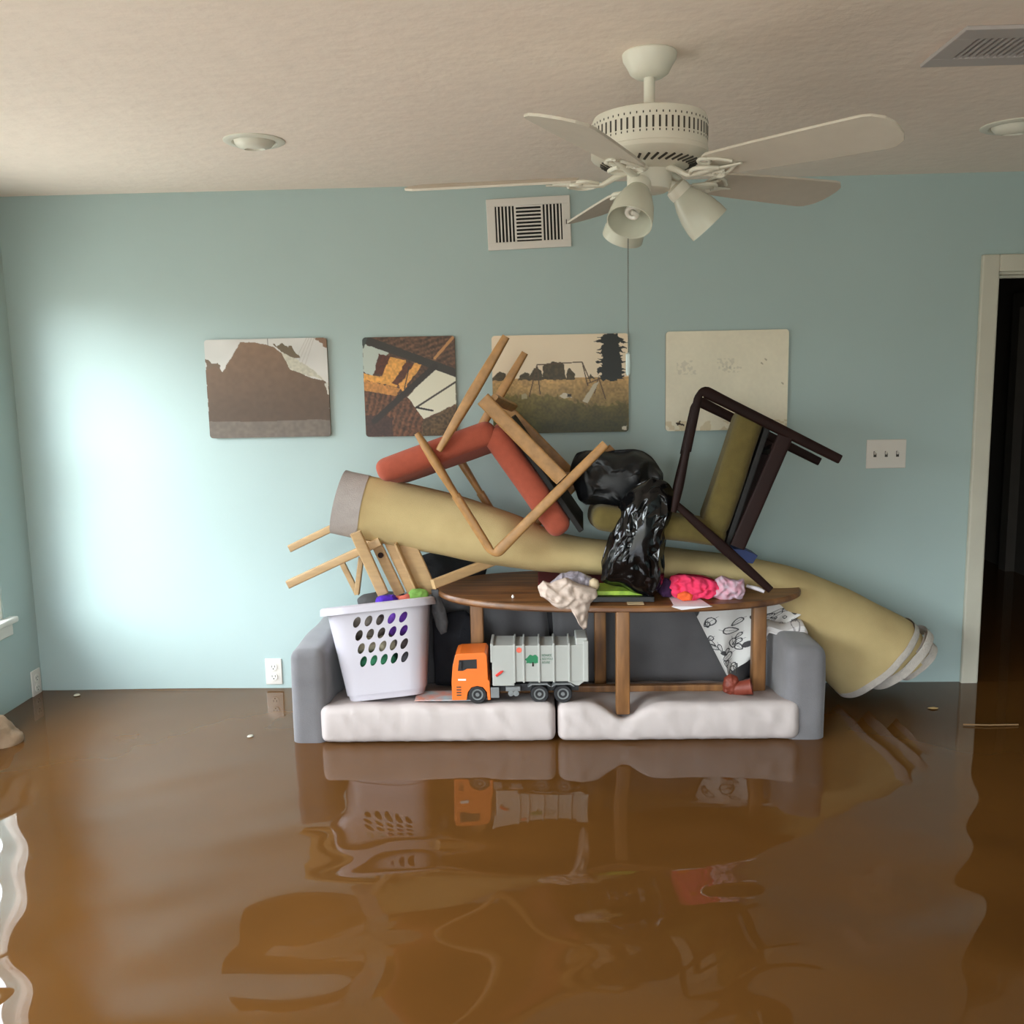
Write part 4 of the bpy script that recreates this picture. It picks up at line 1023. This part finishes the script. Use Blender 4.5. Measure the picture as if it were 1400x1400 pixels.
    for i in range(n_):
        a = 2*PI*i/n_; rr_ = 1+.10*math.sin(a*7)+.05*math.sin(a*11); xx = 9.6*math.cos(a)*rr_; zz = 7.6*math.sin(a)*rr_
        if zz < -4: zz = -4-.3*math.sin(a*9)
        poly.append((X(729.5+xx), Z(900.5-zz)))
    k0.prism(poly, yy, yy-.0008, lambda a, b_, d: (a, d, b_)); k0.build('tree_emblem', m_t, bo)
    k1 = M(); k1.prism([(X(728.4), Z(909)), (X(728.9), Z(903)), (X(730.4), Z(903)), (X(730.8), Z(909))], yy, yy-.0010, lambda a, b_, d: (a, d, b_)); k1.build('emblem_trunk', m_dwood, bo)
    glyph = {'R': ['110', '101', '110', '101', '101'], 'E': ['111', '100', '110', '100', '111'], 'D': ['110', '101', '101', '101', '110'], 'U': ['101', '101', '101', '101', '111'], 'C': ['111', '100', '100', '100', '111'], 'S': ['111', '100', '111', '001', '111'], 'Y': ['101', '101', '010', '010', '010'], 'L': ['100', '100', '100', '100', '111']}
    tx = M(); px_ = sc_*.62
    for r_, wd in enumerate(('REDUCE', 'RECYCLE', 'REUSE')):
        for i, chx in enumerate(wd):
            for a, row in enumerate(glyph[chx]):
                for b_, on in enumerate(row):
                    if on == '1':
                        xa = X(742)+(i*4+b_)*px_*.92; za = Z(892.2+5.0*r_)-a*px_; xa += sc_*0
                        tx.box(xa, xa+px_*.86, yy-.0004, yy+.001, za-px_*.9, za)
    tx.build('lettering', mat('letter_green', (98, 128, 110), .5), bo)
    def wheel(cx_, cz_, r_, nm='wheel'):
        for sgn, yy_ in ((1, ya+.002), (-1, yb-.002)):
            T = Matrix.Translation((cx_, yy_, cz_)) @ Matrix.Rotation(-PI/2*sgn, 4, 'X')
            w_ = M(); w_.lathe([(r_*.60, .004), (r_*.66, 0), (r_*.92, 0), (r_, .004), (r_, .024), (r_*.9, .028), (.001, .028)], 36, T=T)
            wo = w_.build('wheel', m_k, t, smooth=True)
            h = M(); h.lathe([(.001, .001), (r_*.2, .001), (r_*.22, .004), (r_*.42, .006), (r_*.5, .002), (r_*.62, .002), (r_*.62, .01)], 30, T=T); h.build('hub', m_h, wo, smooth=True)
    r_ = 12.6*sc_
    for q in (653, 738, 770): wheel(X(q), zb+r_, r_)
truck()

# ------------------------------------------------------------------ things on the table
def table_z(x, y): return TZ(x, y)
cloth('cloth', 'crumpled off-white cloth hanging over the front edge of the coffee table', [(735, 802), (742, 794), (752, 797), (772, 790), (800, 800), (815, 806), (818, 814), (806, 822), (804, 838), (802, 858), (797, 861), (790, 850), (780, 832), (764, 832), (752, 822), (738, 816)], -.60, .040, .05, fab('offwhite_cloth', (206, 186, 172), .15), .012, 24, 2, 'cloth', nang=140, rings=24)
cloth('plastic_wrap', 'greyish clear plastic wrap bunched behind the off-white cloth', [(752, 796), (768, 784), (790, 781), (806, 788), (820, 797), (818, 808), (790, 810), (760, 806)], -.53, .04, .04, mat('grey_film', (170, 162, 172), .25, var=.3, scale=30, bump=.6, bscale=60), .012, 30, 5, 'plastic', nang=110, rings=18)
cloth('egg_shaped_ball', 'small cream ball beside the bunched plastic wrap on the table', [(806, 793), (812, 790), (818, 793), (820, 800), (817, 806), (810, 807), (805, 803)], -.56, .015, .015, mat('cream_ball', (206, 184, 150), .5), .001, 10, 1, 'ball', nang=40, rings=8)
zt = TZ(2.5, -.55)
def flat(name, label, cat, px, y, th, m_, tilt=0):
    """thin slab lying on the table: pixel corners are projected onto the tabletop"""
    V = []
    for a, b_ in px:
        d = fw+(a-700)/F*R2-(b_-700)/F*U2
        # intersect with the table plane z = TZ(x, y)
        tt = 3.0
        for _ in range(30):
            p = CAM+d*tt; tt -= (p.z-TZ(p.x, p.y)-.0008)/d.z
        V.append(CAM+d*tt)
    n_ = len(V); W_ = [v+Vector((0, 0, th)) for v in V]
    o = M().add(V+W_, [tuple(range(n_))[::-1], tuple(range(n_, 2*n_))]+[(i, (i+1) % n_, n_+(i+1) % n_, n_+i) for i in range(n_)]).build(name, m_)
    return tag(o, label, cat)
gm_ = mat('green_print', (120, 160, 52), .4, rgb2=(176, 206, 70), scale=28)
def slab(name, label, cat, x0, x1, y0, y1, th, m_, lift=.001, **k):
    V = [(x, y, TZ(x, y)+lift+z) for z in (0, th) for x, y in ((x0, y0), (x1, y0), (x1, y1), (x0, y1))]
    return tag(M().add(V, [(3, 2, 1, 0), (4, 5, 6, 7), (0, 1, 5, 4), (1, 2, 6, 5), (2, 3, 7, 6), (3, 0, 4, 7)]).build(name, m_, bevel=.002), label, cat)
slab('black_case', 'flat black case on the coffee table under the green packet', 'case', 2.37, 2.60, -.575, -.46, .020, mat('black_case_plastic', (20, 20, 22), .4))
slab('green_packet', 'bright green flat packet on the coffee table, left of the black bag', 'packet', 2.385, 2.56, -.560, -.46, .016, gm_, lift=.022)
slab('paper_sheet', 'tan scrap of paper under the bottom of the black bag', 'paper', 2.50, 2.56, -.602, -.54, .002, mat('tan_paper', (206, 180, 140), .8))
slab('red_cloth', 'dark red cloth on the table under the sagging rug', 'cloth', 2.18, 2.44, -.40, -.25, .018, mat('dark_red_fabric', (112, 26, 22), .9, var=.4))
pp = M(); P0, P1, P2, P3 = (2.665, -.604), (2.79, -.600), (2.76, -.50), (2.66, -.50)
pts_ = [Vector((x, y, TZ(x, y)+.0012)) for x, y in (P0, P1, P2, P3)]; tip = at(932, 834, -.628)
pp.add(pts_+[tip, Vector((2.655, -.622, TZ(2.66, -.62)+.0002)), Vector((2.80, -.622, TZ(2.8, -.62)+.0002))], [(0, 1, 2, 3), (0, 5, 6, 1), (5, 4, 6)])
po = pp.build('paper_sheet', mat('white_paper', (232, 226, 230), .7)); sm = po.modifiers.new('thickness', 'SOLIDIFY'); sm.thickness = .0006
tag(po, 'white paper sheet with one corner hanging over the table edge', 'paper')
cloth('cloth', 'bright pink crumpled cloth on the coffee table right of the black bag', [(912, 800), (918, 788), (936, 785), (960, 790), (980, 795), (984, 806), (974, 816), (950, 820), (928, 818), (914, 812)], -.54, .030, .05, fab('hot_pink', (250, 62, 108), .12), .016, 30, 3, 'cloth', nang=110, rings=20)
cloth('cloth', 'dark purple cloth tucked between the black bag and the pink cloth', [(900, 800), (908, 790), (918, 793), (922, 806), (918, 816), (906, 816), (899, 810)], -.53, .03, .03, fab('dark_purple', (62, 26, 72), .4), .006, 22, 4, 'cloth', nang=60, rings=10)
cloth('hair_scrunchie', 'orange band lying on the front of the pink cloth', [(926, 812), (936, 808), (948, 813), (946, 821), (934, 822), (926, 818)], -.572, .012, .012, fab('orange_band', (250, 104, 50), .1), .004, 30, 5, 'band', nang=50, rings=8)
cloth('cloth', 'small dark red edged cloth showing above the pink cloth', [(916, 789), (928, 784), (950, 785), (966, 788), (978, 793), (974, 797), (944, 793), (920, 795)], -.49, .015, .02, fab('maroon_cloth', (170, 24, 56), .3), .005, 30, 9, 'cloth', nang=60, rings=8)
cloth('garment', 'pale pink and lilac patterned garment at the right end of the table', [(978, 792), (986, 787), (998, 792), (1010, 794), (1017, 792), (1019, 806), (1014, 820), (1004, 818), (984, 820), (972, 816), (974, 804)], -.53, .03, .04, mat('lilac_print', (210, 190, 204), .9, rgb2=(222, 150, 168), scale=34), .011, 30, 6, 'clothing', nang=100, rings=16)
M_ = M(); M_.sweep([at(1021, 801, -.50), at(1036, 805, -.52), at(1045, 809, -.53)], [(.006, .006), (.008, .008), (.006, .006)], (0, 1, 0), 14, 2)
tag(M_.build('marker_pen', mat('pen_white', (214, 206, 210), .4), smooth=True), 'white marker pen beside the lilac garment at the right table end', 'pen')
wb_ = M(); pc_ = Vector((2.086, -.52, TZ(2.086, -.52))); wb_.lathe([(.0001, 0), (.004, .001), (.005, .006), (.003, .012), (.0001, .013)], 12, tuple(pc_)); tag(wb_.build('white_bead', m_white, smooth=True), 'tiny white bead alone on the left half of the coffee table', 'bead')

# blue corner behind the dark chair, black bundle under the rug
bl_ = M(); bl_.prism([(a.x, a.z) for a in (at(1000, 748, -.36), at(1016, 749, -.36), at(1033, 757, -.36), at(1026, 768, -.36), at(1004, 764, -.36))], -.40, -.30, lambda a, b_, d: (a, d, b_))
tag(bl_.build('blue_box', mat('navy_blue_card', (44, 58, 104), .6), bevel=.002), 'navy blue folded box on the rug behind the dark chair leg', 'box')
cloth('dark_bundle', 'black fabric bundle between the rug and the left part of the table', [(566, 762), (590, 756), (630, 764), (668, 772), (664, 786), (630, 800), (600, 806), (574, 800)], -.17, .06, .07, fab('black_fabric', (20, 20, 22)), .01, 10, 6, 'bundle')

# ------------------------------------------------------------------ floral sheet over the right sofa arm
def floral():
    cv = Canvas(230, 230, (214, 210, 206)); rs = random.Random(5)
    for _ in range(58):
        x, y, a, s_ = rs.random(), rs.random(), rs.uniform(0, PI), rs.uniform(.04, .085)
        pts_ = []
        for i in range(13):
            th = 2*PI*i/12; lx = s_*math.cos(th); ly = s_*.5*math.sin(th)*(1-.5*math.cos(th)); pts_.append((x+lx*math.cos(a)-ly*math.sin(a), y+lx*math.sin(a)+ly*math.cos(a)))
        if rs.random() < .3: cv.poly(pts_, (70, 68, 70))
        for i in range(12): cv.line(*pts_[i], *pts_[i+1], .013, (58, 56, 58))
        cv.line(x-s_*math.cos(a)*1.6, y-s_*math.sin(a)*1.6, x+s_*.8*math.cos(a), y+s_*.8*math.sin(a), .005, (70, 68, 70))
    t = thing('floral_sheet', 'white sheet with black leaf drawings hanging down behind the right table leg', 'bedding', at(1000, 920, -.30))
    # hanging triangle: rows from the top edge to the tip
    top = [at(a, b_, y_) for a, b_, y_ in ((944, 826, -.285), (980, 822, -.29), (1020, 820, -.285), (1056, 822, -.30), (1084, 822, -.33), (1112, 826, -.36))]
    bot = [at(a, b_, y_) for a, b_, y_ in ((992, 921, -.30), (996, 922, -.31), (1012, 908, -.30), (1034, 892, -.30), (1052, 868, -.335), (1060, 862, -.36))]
    def ev(L_, u):
        s_ = u*(len(L_)-1); i = min(int(s_), len(L_)-2); return L_[i].lerp(L_[i+1], s_-i)
    def fn(u, v):
        p = ev(top, u).lerp(ev(bot, u), v); p.y += .010*math.sin(u*17+v*3)+.006*mn.noise(Vector((u*6, v*6, 1)))-.012; return p
    o = cv.mesh(fn, 'hanging_end', vmat('floral_print', .85), t, smooth=True); s_ = o.modifiers.new('thickness', 'SOLIDIFY'); s_.thickness = .002
    cv2 = Canvas(90, 60, (206, 200, 198))
    for _ in range(12):
        x, y = rs.random(), rs.random(); 
        for i in range(10): cv2.line(x+.09*math.cos(i*.62), y+.12*math.sin(i*.62), x+.09*math.cos(i*.62+.62), y+.12*math.sin(i*.62+.62), .015, (110, 104, 106))
    def fn2(u, v):
        p = Vector((3.035+.165*u, -.43+.27*v*1.0, .352+.010*math.sin(v*9)+.008*math.sin(u*8+1)+.045*v)); e = min(u, 1-u)
        if e < .08: p.z -= .02*(1-e/.08)
        if v < .03: p.z -= .012
        return p
    o = cv2.mesh(fn2, 'folded_end', vmat('floral_print_fold', .85), t, smooth=True); s_ = o.modifiers.new('thickness', 'SOLIDIFY'); s_.thickness = .006
floral()

# ------------------------------------------------------------------ small brown object on the right cushion
cl_m = mat('red_brown_clay', (140, 62, 44), .55, var=.35, scale=16, bump=.3)
cl = thing('clay_figure', 'reddish brown lumpy clay object with wire loop on the right cushion', 'ornament', at(1008, 952, -.52))
M().puff(O2([(988, 936), (990, 926), (999, 921), (1008, 925), (1012, 936), (1010, 948), (998, 950), (989, 946)], -.50), -.50, .026, .026, 10, 60, .007, 30, 1).build('body', cl_m, cl, smooth=True)
cp = at(1018, 940, -.51); T = Matrix.Translation(cp) @ Matrix.Rotation(math.radians(76), 4, 'Y') @ Matrix.Rotation(math.radians(14), 4, 'X')
M().lathe([(.020, -.05), (.026, -.03), (.028, .010), (.030, .026), (.026, .026), (.022, .0), (.0001, -.01)], 32, T=T).build('cup', cl_m, cl, smooth=True)
pts_ = [at(1002+4.5*math.cos(a), 918-8*math.sin(a), -.50) for a in [PI*1.15-i*PI*1.3/12 for i in range(13)]]
M().sweep(pts_, (.0016, .0016), (0, 1, 0), 8, 2).build('wire_loop', m_slot, cl, smooth=True)
# paper/magazine under the basket
mg = M(); mp_ = at(575, 951, -.58); mg.box(1.72, 1.93, -.60, -.50, .1485, .1525)
tag(mg.build('magazine', mat('magazine_cover', (150, 186, 196), .5, rgb2=(206, 130, 104), scale=16)), 'thin magazine with pale blue cover on the cushion beside the basket', 'magazine')

# ------------------------------------------------------------------ floating debris
fm = mat('wet_tan_cloth', (172, 144, 116), .7, rgb2=(120, 94, 66), scale=9, bump=.3)
s = M(); V = []; Fc = []; n1, n2 = 20, 44; cc_ = Vector((.095, -.60, -.02))
for i in range(n1+1):
    for j in range(n2):
        a = PI/2*i/n1; b_ = 2*PI*j/n2; d = Vector((math.sin(a)*math.cos(b_), math.sin(a)*math.sin(b_), math.cos(a)))
        p = Vector((d.x*.135, d.y*.10, d.z*.125)); p.x = max(p.x, -.08); p += d*.018*mn.noise(p*16)+d*.010*mn.noise(p*34); V.append(cc_+p)
for i in range(n1):
    for j in range(n2): Fc.append((i*n2+j, (i+1)*n2+j, (i+1)*n2+(j+1) % n2, i*n2+(j+1) % n2))
Fc.append(tuple(range(n1*n2, (n1+1)*n2)))
tag(s.add(V, Fc).build('floating_bundle', fm, smooth=True, auto=80), 'wet tan bundle half sunk in the water below the window', 'bundle')
lf = M(); lf.add([(3.70, -.325, .003), (3.715, -.34, .004), (3.735, -.335, .003), (3.745, -.325, .0035), (3.73, -.315, .004), (3.712, -.316, .003), (3.722, -.327, .007)], [(0, 1, 6), (1, 2, 6), (2, 3, 6), (3, 4, 6), (4, 5, 6), (5, 0, 6)])
tag(lf.build('floating_leaf', mat('dry_leaf', (196, 166, 112), .7)), 'small dry leaf floating near the door casing', 'leaf')
st = M(); st.sweep([(3.76, -.505, .004), (3.85, -.515, .005), (3.96, -.510, .004)], (.003, .003), (0, 0, 1), 8, 2)
tag(st.build('floating_stick', mat('twig', (130, 100, 66), .7), smooth=True), 'thin twig floating in front of the doorway', 'twig')
for x_, y_, lb_, r_ in ((.19, -.075, 'white foam scrap floating in the left corner by the wall', .014), (1.09, -.56, 'small pale scrap floating left of the sofa arm', .012)):
    s = M(); s.lathe([(.0001, -.002), (r_, .001), (r_*.8, .004), (.0001, .005)], 9, (x_, y_, .002)); tag(s.build('floating_scrap', mat('foam_scrap', (190, 182, 164), .8)), lb_, 'debris')
